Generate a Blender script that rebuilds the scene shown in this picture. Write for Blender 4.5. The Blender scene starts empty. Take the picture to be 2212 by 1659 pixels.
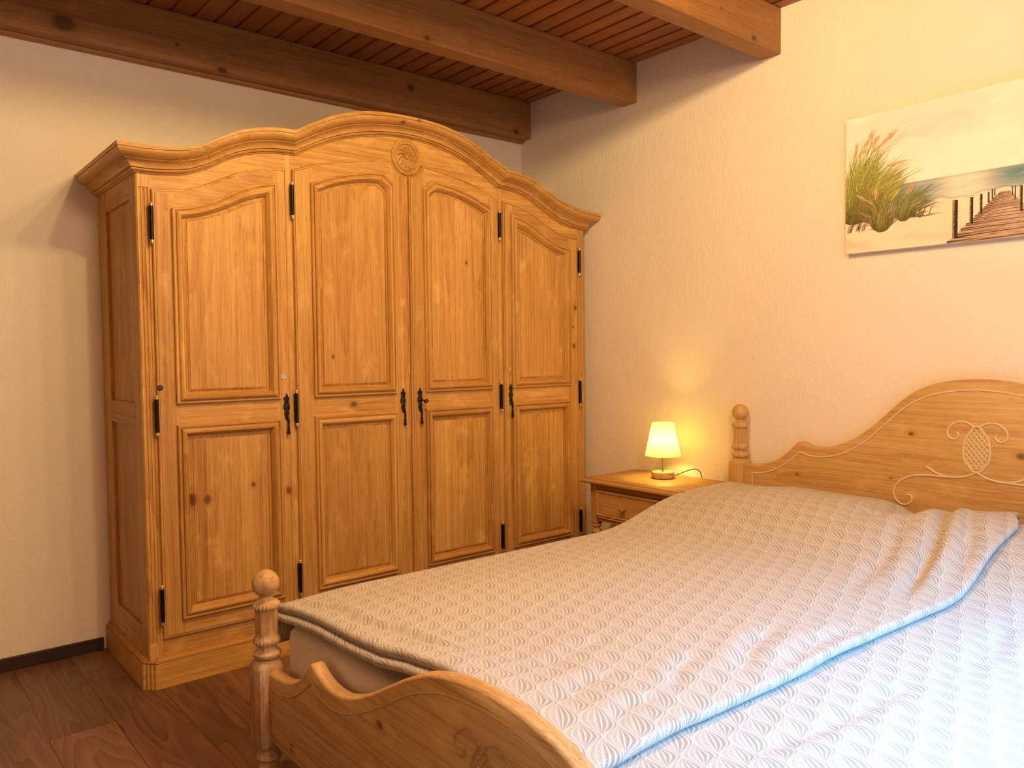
import bpy, math, random
import numpy as np
from mathutils import Vector, Matrix

random.seed(7)
R = math.radians
PI = math.pi
scene = bpy.context.scene
col = scene.collection

# ------------------------------------------------------------------ camera
CAM = Vector((-3.039, -3.5496, 1.2))
yaw, pitch, roll, FPX = R(39.73671893), R(-2.28804164), R(-0.62640264), 1705.508
fwd = Vector((math.sin(yaw) * math.cos(pitch), math.cos(yaw) * math.cos(pitch), math.sin(pitch)))
rt = Vector((math.cos(yaw), -math.sin(yaw), 0))
up = rt.cross(fwd)
r2 = rt * math.cos(roll) + up * math.sin(roll)
u2 = -rt * math.sin(roll) + up * math.cos(roll)
cd = bpy.data.cameras.new('camera')
cd.sensor_fit = 'HORIZONTAL'
cd.sensor_width = 36.0
cd.lens = FPX / 2212 * 36.0
cd.clip_start = 0.02
camo = bpy.data.objects.new('camera', cd)
m = Matrix((r2, u2, -fwd)).transposed().to_4x4()
m.translation = CAM
camo.matrix_world = m
col.objects.link(camo)
scene.camera = camo

# ------------------------------------------------------------------ light and exposure
EXPOSURE = 0.14
scene.view_settings.view_transform = 'Standard'
scene.view_settings.look = 'None'
scene.view_settings.exposure = EXPOSURE
scene.view_settings.gamma = 1.0
scene.view_settings.use_curve_mapping = False
scene.cycles.use_denoising = True
scene.cycles.max_bounces = 10
scene.cycles.diffuse_bounces = 6
scene.cycles.transmission_bounces = 8
scene.cycles.sample_clamp_indirect = 6.0

world = bpy.data.worlds.new('world')
scene.world = world
world.use_nodes = True
world.node_tree.nodes['Background'].inputs[0].default_value = (0.55, 0.7, 1.0, 1)
world.node_tree.nodes['Background'].inputs[1].default_value = 0.05

for bx, bw_ in ((-2.12, 30.0), (-1.88, 21.0), (-1.66, 17.5), (-1.44, 16.5)):          # the four bulbs of the ceiling lamp above the bed
    l = bpy.data.lights.new('ceiling_bulb', 'POINT')
    l.energy = bw_
    l.color = (1.0, 0.69, 0.28)
    l.shadow_soft_size = 0.028
    lo = bpy.data.objects.new('ceiling_bulb', l)
    lo.location = (bx, -2.07, 2.50)
    col.objects.link(lo)

l = bpy.data.lights.new('added_warm_fill', 'POINT')        # added warm fill light out of view, lifts the shaded areas
l.energy = 84.0
l.color = (1.0, 0.68, 0.34)
l.shadow_soft_size = 0.22
lo = bpy.data.objects.new('added_warm_fill', l)
lo.location = (-2.12, -3.5, 2.34)
col.objects.link(lo)

DAY_W = 76.0
l = bpy.data.lights.new('window_daylight', 'AREA')   # daylight that falls in through the low window beside the bed
l.shape = 'RECTANGLE'
l.size, l.size_y = 1.7, 1.15
l.energy = DAY_W
l.color = (0.07, 0.47, 1.0)
l.spread = R(82)
lo = bpy.data.objects.new('window_daylight', l)
lo.location = (-1.45, -4.20, 1.25)
lo.rotation_euler = (R(90 - 60), 0, 0)
col.objects.link(lo)

l = bpy.data.lights.new('window_skylight', 'AREA')     # the paler light of the low sky through the same window
l.shape = 'RECTANGLE'
l.size, l.size_y = 1.9, 1.3
l.energy = 7.5
l.color = (0.55, 0.75, 1.0)
lo = bpy.data.objects.new('window_skylight', l)
lo.location = (-1.45, -4.30, 1.36)
lo.rotation_euler = (R(82), 0, 0)
col.objects.link(lo)

# ------------------------------------------------------------------ node helpers
class NT:
    def __init__(self, name):
        self.mat = bpy.data.materials.new(name)
        self.mat.use_nodes = True
        self.t = self.mat.node_tree
        self.n = self.t.nodes
        self.l = self.t.links
        self.bsdf = self.n['Principled BSDF']
        self.out = self.n['Material Output']

    def node(self, typ, **kw):
        nd = self.n.new(typ)
        for k, v in kw.items():
            setattr(nd, k, v)
        return nd

    def put(self, sock, v):
        if isinstance(v, bpy.types.NodeSocket):
            self.l.new(v, sock)
        elif isinstance(v, (tuple, list)) and len(v) == 3 and len(sock.default_value) == 4:
            sock.default_value = (*v, 1)
        else:
            sock.default_value = v

    def m(self, op, a, b=None, c=None, clamp=False):
        nd = self.node('ShaderNodeMath', operation=op)
        nd.use_clamp = clamp
        for i, v in enumerate((a, b, c)):
            if v is not None:
                self.put(nd.inputs[i], v)
        return nd.outputs[0]

    def vm(self, op, a, b=None):
        nd = self.node('ShaderNodeVectorMath', operation=op)
        self.put(nd.inputs[0], a)
        if b is not None:
            self.put(nd.inputs[1], b)
        return nd.outputs['Value' if op in ('LENGTH', 'DISTANCE', 'DOT_PRODUCT') else 'Vector']

    def noise(self, vec, scale=1.0, detail=2.0, rough=0.5, color=False):
        nd = self.node('ShaderNodeTexNoise')
        self.put(nd.inputs['Vector'], vec)
        nd.inputs['Scale'].default_value = scale
        nd.inputs['Detail'].default_value = detail
        nd.inputs['Roughness'].default_value = rough
        return nd.outputs['Color' if color else 'Fac']

    def ramp(self, fac, stops, interp='LINEAR'):
        nd = self.node('ShaderNodeValToRGB')
        nd.color_ramp.interpolation = interp
        el = nd.color_ramp.elements
        while len(el) > len(stops):
            el.remove(el[-1])
        while len(el) < len(stops):
            el.new(0.5)
        for e, (p, c) in zip(el, stops):
            e.position = p
            e.color = (*c, 1) if isinstance(c, tuple) else (c, c, c, 1)
        self.put(nd.inputs[0], fac)
        return nd.outputs[0]

    def mix(self, fac, a, b, blend='MIX'):
        nd = self.node('ShaderNodeMix', data_type='RGBA', blend_type=blend)
        self.put(nd.inputs[0], fac)
        self.put(nd.inputs[6], a)
        self.put(nd.inputs[7], b)
        return nd.outputs[2]

    def bump(self, h, strength=0.3, dist=0.002):
        nd = self.node('ShaderNodeBump')
        nd.inputs['Strength'].default_value = strength
        nd.inputs['Distance'].default_value = dist
        self.put(nd.inputs['Height'], h)
        self.l.new(nd.outputs[0], self.bsdf.inputs['Normal'])

    def color(self, c):
        self.put(self.bsdf.inputs['Base Color'], c)

    def set(self, **kw):
        for k, v in kw.items():
            self.bsdf.inputs[k].default_value = v


def obj_coord(N):
    return N.node('ShaderNodeTexCoord').outputs['Object']


def plain(name, c, rough=0.5, metal=0.0, **kw):
    N = NT(name)
    # a little natural variation so that nothing is perfectly flat
    n = N.noise(obj_coord(N), 60, 3)
    N.color(N.mix(N.m('MULTIPLY', n, 0.5), c, tuple(x * 0.8 for x in c)))
    N.set(Roughness=rough, Metallic=metal, **kw)
    return N.mat


def wood(name, axis, dark, mid, light, knots=0.0, spots=(), rough=0.5, ring=14.0, contrast=1.0, scale=1.0, spec=0.3, bumpy=0.25, strips=0.0, worn=0.0):
    """Planed timber with the grain along AXIS: growth rings as the contour lines of a stretched noise, fine streaks, pores, knots."""
    N = NT(name)
    P = obj_coord(N)
    at = N.node('ShaderNodeAttribute', attribute_name='board').outputs['Fac']
    off = N.node('ShaderNodeCombineXYZ')
    N.l.new(N.m('MULTIPLY', at, 3.71), off.inputs[0])
    N.l.new(N.m('MULTIPLY', at, 5.23), off.inputs[1])
    N.l.new(N.m('MULTIPLY', at, 7.17), off.inputs[2])
    Q = N.vm('ADD', P, off.outputs[0])

    def st(a, l):
        v = [a * scale] * 3
        v[axis] = l * scale
        return N.vm('MULTIPLY', Q, tuple(v))
    base = N.noise(st(5.5, 0.32), 1.0, 1.5, 0.4)
    rings = N.m('FRACT', N.m('MULTIPLY', base, ring))
    rings = N.m('POWER', rings, 2.2)
    tone = N.noise(st(8.0, 0.6), 1.0, 3.0, 0.5)
    fine = N.noise(st(330.0, 7.0), 1.0, 2.0, 0.6)
    mid_f = N.noise(st(115.0, 1.5), 1.0, 4.0, 0.62)
    f = N.m('MULTIPLY', rings, 0.20 * contrast)
    if strips:
        ax = N.node('ShaderNodeSeparateXYZ')
        N.l.new(Q, ax.inputs[0])
        sw = N.node('ShaderNodeTexWhiteNoise', noise_dimensions='1D')
        N.put(sw.inputs['W'], N.m('FLOOR', N.m('DIVIDE', ax.outputs[0 if axis else 2], strips)))
        f = N.m('ADD', f, N.m('MULTIPLY', N.m('SUBTRACT', sw.outputs['Value'], 0.5), 0.22))
    f = N.m('ADD', f, N.m('MULTIPLY', N.m('SUBTRACT', tone, 0.5), 0.75 * contrast))
    f = N.m('ADD', f, N.m('MULTIPLY', N.m('SUBTRACT', mid_f, 0.5), 1.1 * contrast))
    f = N.m('ADD', f, N.m('MULTIPLY', N.m('SUBTRACT', fine, 0.5), 0.85 * contrast))
    f = N.m('ADD', f, 0.42, clamp=True)
    c = N.ramp(f, [(0.0, light), (0.45, mid), (1.0, dark)])
    # pale worn patches
    wash = N.noise(st(13.0, 7.0), 1.0, 3.0, 0.6)
    c = N.mix(N.m('MULTIPLY', N.m('SUBTRACT', wash, 0.56), 3.2, clamp=True), c, tuple(min(1, x * 1.12) for x in light))
    if worn:
        wv = N.noise(st(22.0, 9.0), 1.0, 4.0, 0.65)
        c = N.mix(N.m('MULTIPLY', N.m('SUBTRACT', wv, 0.5), worn, clamp=True), c, (0.74, 0.62, 0.47))
    # board to board difference
    wn = N.node('ShaderNodeTexWhiteNoise', noise_dimensions='1D')
    N.put(wn.inputs['W'], at)
    c = N.mix(N.m('MULTIPLY', wn.outputs['Value'], 0.35), c, dark)
    pores = N.m('GREATER_THAN', N.noise(st(420.0, 14.0), 1.0, 1.0), 0.66)
    c = N.mix(N.m('MULTIPLY', pores, 0.32), c, tuple(x * 0.55 for x in dark))
    kd = tuple(x * 0.28 for x in dark)
    if knots > 0:
        vo = N.node('ShaderNodeTexVoronoi', feature='F1')
        sv = [3.4] * 3
        sv[axis] = 1.9
        warp = N.noise(P, 30, 2, color=True)
        pv = N.vm('ADD', N.vm('MULTIPLY', Q, tuple(sv)), N.vm('MULTIPLY', warp, (0.02, 0.02, 0.02)))
        N.put(vo.inputs['Vector'], pv)
        vo.inputs['Scale'].default_value = 1.0
        sep = N.node('ShaderNodeSeparateColor')
        N.l.new(vo.outputs['Color'], sep.inputs[0])
        rad = N.m('MULTIPLY', N.m('SUBTRACT', sep.outputs[0], 1 - knots), 0.12)
        k = N.m('MULTIPLY', N.m('SUBTRACT', rad, vo.outputs['Distance']), 40.0, clamp=True)
        c = N.mix(N.m('MULTIPLY', k, 0.85), c, kd)
    for (sx, sy, sz, r) in spots:
        ds = N.vm('SUBTRACT', P, (sx, sy, sz))
        sc = [1.0] * 3
        sc[axis] = 0.72
        d = N.vm('LENGTH', N.vm('MULTIPLY', ds, tuple(sc)))
        d = N.m('ADD', d, N.m('MULTIPLY', N.m('SUBTRACT', mid_f, 0.5), r * 0.5))
        k = N.m('MULTIPLY', N.m('SUBTRACT', r, d), 2.2 / r, clamp=True)
        halo = N.m('MULTIPLY', N.m('SUBTRACT', r * 2.1, d), 0.7 / r, clamp=True)
        c = N.mix(N.m('MULTIPLY', halo, 0.45), c, dark)
        c = N.mix(N.m('MULTIPLY', k, N.m('ADD', 0.45, N.m('MULTIPLY', fine, 0.6))), c, kd)
    N.color(c)
    N.set(Roughness=rough)
    N.bsdf.inputs['Specular IOR Level'].default_value = spec
    h = N.m('ADD', N.m('MULTIPLY', fine, 0.6), N.m('MULTIPLY', mid_f, 0.6))
    N.bump(h, bumpy, 0.0012)
    return N.mat


# ------------------------------------------------------------------ mesh helpers
BASE = {}


class MB:
    def __init__(self):
        self.v, self.f, self.fm, self.fb, self.uv = [], [], [], [], {}
        self.mat = 0
        self.board = 0.0
        self.colors = None

    def nb(self):
        self.board = random.random() * 10
        return self

    def face(self, ids, mat=None):
        self.f.append(tuple(ids))
        self.fm.append(self.mat if mat is None else mat)
        self.fb.append(self.board)

    def add(self, pts):
        i = len(self.v)
        self.v.extend(tuple(p) for p in pts)
        return list(range(i, i + len(pts)))

    def box(self, x0, x1, y0, y1, z0, z1):
        self.nb()
        i = self.add([(x, y, z) for x in (x0, x1) for y in (y0, y1) for z in (z0, z1)])
        for q in ((0, 1, 3, 2), (4, 6, 7, 5), (0, 4, 5, 1), (2, 3, 7, 6), (0, 2, 6, 4), (1, 5, 7, 3)):
            self.face([i[k] for k in q])

    def prism(self, poly, axis, a0, a1, mat=None):
        """POLY in the plane across AXIS ('x': (y,z), 'y': (x,z), 'z': (x,y)), drawn out from a0 to a1."""
        self.nb()

        def P(p, a):
            return {'x': (a, p[0], p[1]), 'y': (p[0], a, p[1]), 'z': (p[0], p[1], a)}[axis]
        A = self.add([P(p, a0) for p in poly])
        B = self.add([P(p, a1) for p in poly])
        n = len(poly)
        for k in range(n):
            self.face((A[k], A[(k + 1) % n], B[(k + 1) % n], B[k]), mat)
        self.face(A[::-1], mat)
        self.face(B, mat)

    def loft(self, rings, closed=True, cap=True, matf=None):
        ids = [self.add(r) for r in rings]
        n = len(rings[0])
        for a, b in zip(ids, ids[1:]):
            for k in range(n if closed else n - 1):
                self.face((a[k], a[(k + 1) % n], b[(k + 1) % n], b[k]), matf(k) if matf else None)
        if cap and closed:
            self.face(ids[0][::-1])
            self.face(ids[-1])
        return ids

    def lathe(self, prof, c, n=32, flute=None, axis='z', cap=True):
        """PROF: (radius, position along AXIS)."""
        self.nb()
        rings = []
        for r, z in prof:
            ring = []
            for k in range(n):
                t = 2 * PI * k / n
                rr = r * (flute(t, z) if flute else 1.0)
                a, b = rr * math.cos(t), rr * math.sin(t)
                ring.append({'z': (c[0] + a, c[1] + b, c[2] + z), 'y': (c[0] + a, c[1] + z, c[2] + b), 'x': (c[0] + z, c[1] + a, c[2] + b)}[axis])
            rings.append(ring)
        self.loft(rings, True, cap)

    def ball(self, c, r, n=12, m=8):
        prof = [(r * math.sin(PI * k / m), -r * math.cos(PI * k / m)) for k in range(1, m)]
        prof = [(r * 0.02, -r)] + prof + [(r * 0.02, r)]
        self.lathe(prof, c, n)

    def tube(self, path, r, n=8, rf=None, flat=None):
        self.nb()
        pts = [Vector(p) for p in path]
        rings = []
        prev = None
        for i, p in enumerate(pts):
            t = (pts[min(i + 1, len(pts) - 1)] - pts[max(i - 1, 0)]).normalized()
            if prev is None:
                a = Vector((0, 0, 1)) if abs(t.z) < 0.9 else Vector((1, 0, 0))
                u = t.cross(a).normalized()
            else:
                u = (prev - t * prev.dot(t)).normalized()
            prev = u
            w = t.cross(u)
            rr = r * (rf(i / (len(pts) - 1)) if rf else 1.0)
            rings.append([p + (u * math.cos(2 * PI * k / n) + w * math.sin(2 * PI * k / n)) * rr for k in range(n)])
        self.loft(rings)

    def loops(self, outer, inner, prof, place, matf=None):
        """Frame between two closed loops; PROF is (share from outer to inner, height)."""
        self.nb()
        rings = [[place(o[0] + (i[0] - o[0]) * u, o[1] + (i[1] - o[1]) * u, h) for o, i in zip(outer, inner)] for u, h in prof]
        return self.loft(rings, True, False, matf)

    def build(self, name, mats, parent=None, base=None, bevel=0.0, angle=35, flat=False, segs=2):
        if parent is not None:
            base = BASE[parent.name]
        elif base is None:
            base = Vector((0, 0, 0))
        base = Vector(base)
        me = bpy.data.meshes.new(name)
        me.from_pydata([tuple(Vector(v) - base) for v in self.v], [], self.f)
        if not isinstance(mats, (list, tuple)):
            mats = [mats]
        for mm in mats:
            me.materials.append(mm)
        me.polygons.foreach_set('material_index', self.fm)
        at = me.attributes.new('board', 'FLOAT', 'FACE')
        at.data.foreach_set('value', self.fb)
        if self.uv:
            ul = me.uv_layers.new(name='UVMap')
            for lp in me.loops:
                ul.data[lp.index].uv = self.uv.get(lp.vertex_index, (0, 0))
        if self.colors is not None:
            ca = me.color_attributes.new('paint', 'FLOAT_COLOR', 'POINT')
            ca.data.foreach_set('color', np.asarray(self.colors, dtype=np.float32).ravel())
        me.validate()
        import bmesh
        bm = bmesh.new()
        bm.from_mesh(me)
        bmesh.ops.recalc_face_normals(bm, faces=bm.faces)
        bm.to_mesh(me)
        bm.free()
        if not flat:
            me.shade_smooth()
            me.set_sharp_from_angle(angle=R(angle))
        o = bpy.data.objects.new(name, me)
        col.objects.link(o)
        if parent is not None:
            o.parent = parent
        else:
            o.location = base
        BASE[o.name] = base
        if bevel > 0:
            b = o.modifiers.new('bevel', 'BEVEL')
            b.width = bevel
            b.segments = segs
            b.limit_method = 'ANGLE'
            b.angle_limit = R(40)
        return o


def thing(name, label, cat, loc, group=None):
    o = bpy.data.objects.new(name, None)
    o.empty_display_size = 0.1
    o.location = loc
    col.objects.link(o)
    BASE[o.name] = Vector(loc)
    return tag(o, label, cat, group)


def tag(o, label, cat, group=None):
    o['label'] = label
    o['category'] = cat
    if group:
        o['group'] = group
    return o


def struct(o, label=None):
    o['kind'] = 'structure'
    if label:
        o['label'] = label
    return o


def spline(pts, n):
    """Smooth curve (Catmull-Rom, chord lengths) through PTS, n samples along it."""
    p = np.array(pts, float)
    d = np.r_[0, np.cumsum(np.hypot(*np.diff(p, axis=0).T) if p.shape[1] == 2 else np.linalg.norm(np.diff(p, axis=0), axis=1))]
    m = np.zeros_like(p)
    h = np.diff(d)
    s = np.diff(p, axis=0) / h[:, None]
    m[0], m[-1] = s[0], s[-1]
    for i in range(1, len(p) - 1):
        m[i] = (s[i - 1] * h[i] + s[i] * h[i - 1]) / (h[i - 1] + h[i])
    out = []
    for t in np.linspace(0, d[-1], n):
        i = min(max(int(np.searchsorted(d, t)) - 1, 0), len(h) - 1)
        x = (t - d[i]) / h[i]
        out.append((2 * x ** 3 - 3 * x ** 2 + 1) * p[i] + (x ** 3 - 2 * x ** 2 + x) * h[i] * m[i] + (-2 * x ** 3 + 3 * x ** 2) * p[i + 1] + (x ** 3 - x ** 2) * h[i] * m[i + 1])
    return [tuple(float(c) for c in q) for q in out]


def sstep(a, b, x):
    t = np.clip((x - a) / (b - a), 0, 1)
    return t * t * (3 - 2 * t)


def s2l(c):
    return tuple(x / 12.92 if x <= 0.04045 else ((x + 0.055) / 1.055) ** 2.4 for x in c)

# ------------------------------------------------------------------ materials
W_D, W_M, W_L = (0.33, 0.135, 0.028), (0.59, 0.325, 0.092), (0.76, 0.48, 0.165)
door_spots = [(0, 0, 0, 0)]
WX, WY = -1.155, -0.28         # base of the wardrobe
sp = lambda x, z, r: (x - WX, -0.57 - WY, z, r)
wardrobe_spots = [sp(-2.045, 0.664, 0.016), sp(-1.868, 0.70, 0.010), sp(-2.10, 0.67, 0.022), sp(-1.725, 0.66, 0.014), sp(-1.43, 0.99, 0.014), sp(-0.125, 1.43, 0.011), sp(-0.135, 1.23, 0.012), sp(-0.14, 1.33, 0.006), sp(-1.52, 1.19, 0.007), sp(-0.83, 1.62, 0.008)]
wood_v = wood('wardrobe_pine_upright', 2, W_D, W_M, W_L, spots=wardrobe_spots, rough=0.42, strips=0.093)
wood_h = wood('wardrobe_pine_level', 0, W_D, W_M, W_L, spots=wardrobe_spots[4:5] + [(-1.205 - WX, -0.637 - WY, 2.186, 0.012), (-1.20 - WX, -0.60 - WY, 2.155, 0.012), (-1.13 - WX, -0.645 - WY, 2.205, 0.008)], rough=0.42)
wood_d = wood('wardrobe_pine_depth', 1, W_D, W_M, W_L, rough=0.42)
B_D, B_M, B_L = (0.35, 0.175, 0.055), (0.59, 0.36, 0.142), (0.70, 0.465, 0.21)
N_D, N_M, N_L = (0.29, 0.125, 0.032), (0.50, 0.27, 0.085), (0.60, 0.36, 0.125)
BX, BY = -1.13, -2.487
bed_h = wood('bed_pine_level', 1, B_D, B_M, B_L, rough=0.45, spots=[(-0.061 - BX, -1.806 - BY, 0.684, 0.007), (-0.061 - BX, -2.262 - BY, 0.885, 0.009), (-0.061 - BX, -2.19 - BY, 0.713, 0.005), (-0.061 - BX, -2.62 - BY, 0.835, 0.014), (-2.227 - BX, -1.69 - BY, 0.21, 0.012), (-2.227 - BX, -2.13 - BY, 0.43, 0.012)])
bed_v = wood('bed_pine_upright', 2, B_D, B_M, B_L, rough=0.45, ring=10)
bed_x = wood('bed_pine_lengthwise', 0, B_D, B_M, B_L, rough=0.45)
bed_worn = wood('worn_bed_pine', 2, (0.27, 0.12, 0.035), B_M, B_L, rough=0.5, ring=10, worn=4.5)
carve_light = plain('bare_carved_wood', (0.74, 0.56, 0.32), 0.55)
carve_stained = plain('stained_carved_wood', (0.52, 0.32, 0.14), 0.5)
night_h = wood('nightstand_pine_level', 1, N_D, N_M, N_L, rough=0.42)
night_v = wood('nightstand_pine_upright', 2, N_D, N_M, N_L, rough=0.42)
lamp_wood = wood('lamp_base_wood', 0, (0.34, 0.18, 0.08), (0.52, 0.31, 0.15), (0.6, 0.4, 0.2), rough=0.5, scale=2.0)
beam_spots = [(-2.379, -0.092, 2.48, 0.035), (-1.775, -0.092, 2.431, 0.018), (-0.815, -0.092, 2.553, 0.016), (-0.114, -0.092, 2.449, 0.016), (-1.96, -0.092, 2.50, 0.008), (-1.25, -0.893, 2.45, 0.012), (-0.2, -1.688, 2.46, 0.012), (-0.42, -1.688, 2.52, 0.006)]
beam_wood = wood('beam_spruce', 0, (0.20, 0.078, 0.021), (0.38, 0.175, 0.052), (0.48, 0.235, 0.078), spots=beam_spots, rough=0.5, ring=16, contrast=0.8, scale=0.8)
plank_wood = wood('ceiling_plank_spruce', 1, (0.19, 0.062, 0.016), (0.33, 0.12, 0.032), (0.41, 0.16, 0.046), knots=0.22, rough=0.45, contrast=0.8)
base_wood = wood('baseboard_dark_wood', 0, (0.022, 0.010, 0.006), (0.04, 0.019, 0.012), (0.055, 0.028, 0.018), rough=0.4)
iron = plain('black_iron', (0.012, 0.010, 0.009), 0.35, 0.6)
brass = plain('worn_brass', (0.80, 0.62, 0.34), 0.3, 0.8)
steel = plain('brushed_steel', (0.72, 0.68, 0.6), 0.28, 0.9)
stem_metal = plain('satin_metal', (0.45, 0.36, 0.33), 0.3, 0.8)
cord_mat = plain('dark_cord', (0.05, 0.018, 0.012), 0.5)
dark_cap = plain('dark_plastic_cap', (0.045, 0.016, 0.01), 0.4)
dark_foot = plain('dark_felt', (0.05, 0.015, 0.012), 0.9)


def plaster(name, c):
    N = NT(name)
    P = obj_coord(N)
    big = N.noise(P, 2.3, 3)
    N.color(N.mix(N.m('MULTIPLY', big, 0.35), c, tuple(x * 0.9 for x in c)))
    st = N.vm('MULTIPLY', P, (1.0, 1.0, 0.62))
    a = N.noise(st, 130, 3, 0.6)
    b = N.noise(st, 60, 2, 0.5)
    N.bump(N.m('ADD', N.m('MULTIPLY', a, 0.7), N.m('MULTIPLY', b, 0.6)), 0.55, 0.007)
    N.set(Roughness=0.85)
    N.bsdf.inputs['Specular IOR Level'].default_value = 0.2
    return N.mat


wall_mat = plaster('roughcast_wall_paint', (0.86, 0.765, 0.66))


def floor_material():
    N = NT('walnut_laminate')
    P = obj_coord(N)
    s = N.node('ShaderNodeSeparateXYZ')
    N.l.new(P, s.inputs[0])
    x, y = s.outputs[0], s.outputs[1]
    px = N.m('DIVIDE', N.m('ADD', x, 2.42 - 0.192 * 20), 0.192)
    ix = N.m('FLOOR', px)
    fx = N.m('FRACT', px)
    w1 = N.node('ShaderNodeTexWhiteNoise', noise_dimensions='1D')
    N.put(w1.inputs['W'], ix)
    py = N.m('ADD', N.m('DIVIDE', y, 1.28), w1.outputs['Value'])
    iy = N.m('FLOOR', py)
    fy = N.m('FRACT', py)
    cv = N.node('ShaderNodeCombineXYZ')
    N.l.new(ix, cv.inputs[0])
    N.l.new(iy, cv.inputs[1])
    w2 = N.node('ShaderNodeTexWhiteNoise', noise_dimensions='3D')
    N.put(w2.inputs['Vector'], cv.outputs[0])
    o = N.vm('MULTIPLY', w2.outputs['Color'], (7.0, 9.0, 5.0))
    Q = N.vm('ADD', P, o)
    base = N.noise(N.vm('MULTIPLY', Q, (5.5, 0.9, 1)), 1, 2, 0.45)
    rings = N.m('FRACT', N.m('MULTIPLY', base, 15))
    tone = N.noise(N.vm('MULTIPLY', Q, (8, 1.3, 1)), 1, 3)
    fine = N.noise(N.vm('MULTIPLY', Q, (150, 5, 1)), 1, 2)
    f = N.m('ADD', N.m('MULTIPLY', rings, 0.35), N.m('MULTIPLY', tone, 0.6))
    f = N.m('ADD', f, N.m('MULTIPLY', N.m('SUBTRACT', fine, 0.5), 0.5))
    f = N.m('ADD', f, N.m('MULTIPLY', N.m('SUBTRACT', w2.outputs['Value'], 0.5), 0.45), clamp=True)
    c = N.ramp(f, [(0.05, (0.27, 0.135, 0.068)), (0.5, (0.165, 0.077, 0.038)), (1.0, (0.066, 0.028, 0.014))])
    g1 = N.m('LESS_THAN', fx, 0.014)
    g2 = N.m('LESS_THAN', fy, 0.002)
    c = N.mix(N.m('MULTIPLY', N.m('MAXIMUM', g1, g2), 0.75), c, (0.012, 0.005, 0.003))
    N.color(c)
    N.set(Roughness=0.38)
    N.bump(N.m('SUBTRACT', fine, N.m('MULTIPLY', N.m('MAXIMUM', g1, g2), 2.0)), 0.15, 0.001)
    return N.mat


def fabric_material():
    """Jacquard of half-drop onion shapes: one side veined, the other dotted."""
    N = NT('leaf_jacquard')
    uv = N.node('ShaderNodeTexCoord').outputs['UV']
    warp = N.noise(uv, 9, 2, color=True)
    uv2 = N.vm('ADD', uv, N.vm('MULTIPLY', N.vm('SUBTRACT', warp, (0.5, 0.5, 0.5)), (0.012, 0.012, 0)))
    s = N.node('ShaderNodeSeparateXYZ')
    N.l.new(uv2, s.inputs[0])
    # the cloth lies askew: the rows run diagonally over the bed
    u = N.m('DIVIDE', N.m('SUBTRACT', N.m('MULTIPLY', s.outputs[0], 0.786), N.m('MULTIPLY', s.outputs[1], 0.618)), 0.066)
    v = N.m('DIVIDE', N.m('ADD', N.m('MULTIPLY', s.outputs[0], 0.618), N.m('MULTIPLY', s.outputs[1], 0.786)), 0.104)
    # pointed, slightly lopsided wave
    tv = N.m('MULTIPLY', v, 2 * PI)
    tv = N.m('ADD', tv, N.m('MULTIPLY', N.m('SINE', tv), -0.30))
    A = N.m('MULTIPLY', N.m('COSINE', tv), 0.25)
    wA = N.m('SUBTRACT', 0.5, N.m('MULTIPLY', A, 2.0))
    t = N.m('FRACT', N.m('SUBTRACT', u, A))
    inA = N.m('LESS_THAN', t, wA)
    sA = N.m('DIVIDE', t, N.m('MAXIMUM', wA, 0.002))
    sB = N.m('DIVIDE', N.m('SUBTRACT', t, wA), N.m('MAXIMUM', N.m('SUBTRACT', 1.0, wA), 0.002))
    S = N.m('ADD', N.m('MULTIPLY', inA, sA), N.m('MULTIPLY', N.m('SUBTRACT', 1.0, inA), sB))
    width = N.m('ADD', N.m('MULTIPLY', inA, wA), N.m('MULTIPLY', N.m('SUBTRACT', 1.0, inA), N.m('SUBTRACT', 1.0, wA)))

    def lines(n, hw):
        q = N.m('ABSOLUTE', N.m('SUBTRACT', N.m('FRACT', N.m('MULTIPLY', S, n)), 0.5))
        return N.m('SUBTRACT', 1.0, N.m('MULTIPLY', N.m('SUBTRACT', q, hw), 12.0, clamp=True), clamp=True)
    bold = lines(6.0, 0.14)
    finel = lines(14.0, 0.12)
    hatch = N.m('ABSOLUTE', N.m('SUBTRACT', N.m('FRACT', N.m('ADD', N.m('MULTIPLY', v, 15.0), N.m('MULTIPLY', S, 3.0))), 0.5))
    hatch = N.m('LESS_THAN', hatch, 0.20)
    side = N.m('GREATER_THAN', S, 0.5)
    dark, pale, white = (0.355, 0.31, 0.25), (0.40, 0.35, 0.285), (0.62, 0.58, 0.515)
    c1 = N.mix(bold, dark, white)
    c2 = N.mix(N.m('MULTIPLY', N.m('MAXIMUM', bold, N.m('MULTIPLY', N.m('MAXIMUM', finel, hatch), 0.6)), 0.9), pale, white)
    c = N.mix(side, c2, c1)
    edge = N.m('LESS_THAN', N.m('MULTIPLY', S, width), 0.035)
    c = N.mix(edge, c, white)
    weave = N.noise(uv, 900, 1)
    c = N.mix(N.m('MULTIPLY', weave, 0.25), c, (0.36, 0.33, 0.3))
    N.color(c)
    N.set(Roughness=0.85)
    N.bsdf.inputs['Specular IOR Level'].default_value = 0.15
    N.bsdf.inputs['Sheen Weight'].default_value = 0.15
    soft = N.noise(uv, 26, 3)
    hgt = N.m('ADD', N.m('MULTIPLY', N.m('SINE', N.m('MULTIPLY', S, PI)), 0.22), N.m('MULTIPLY', soft, 0.6))
    hgt = N.m('ADD', hgt, N.m('MULTIPLY', bold, 0.12))
    N.bump(hgt, 0.22, 0.003)
    return N.mat


fabric = fabric_material()


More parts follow.
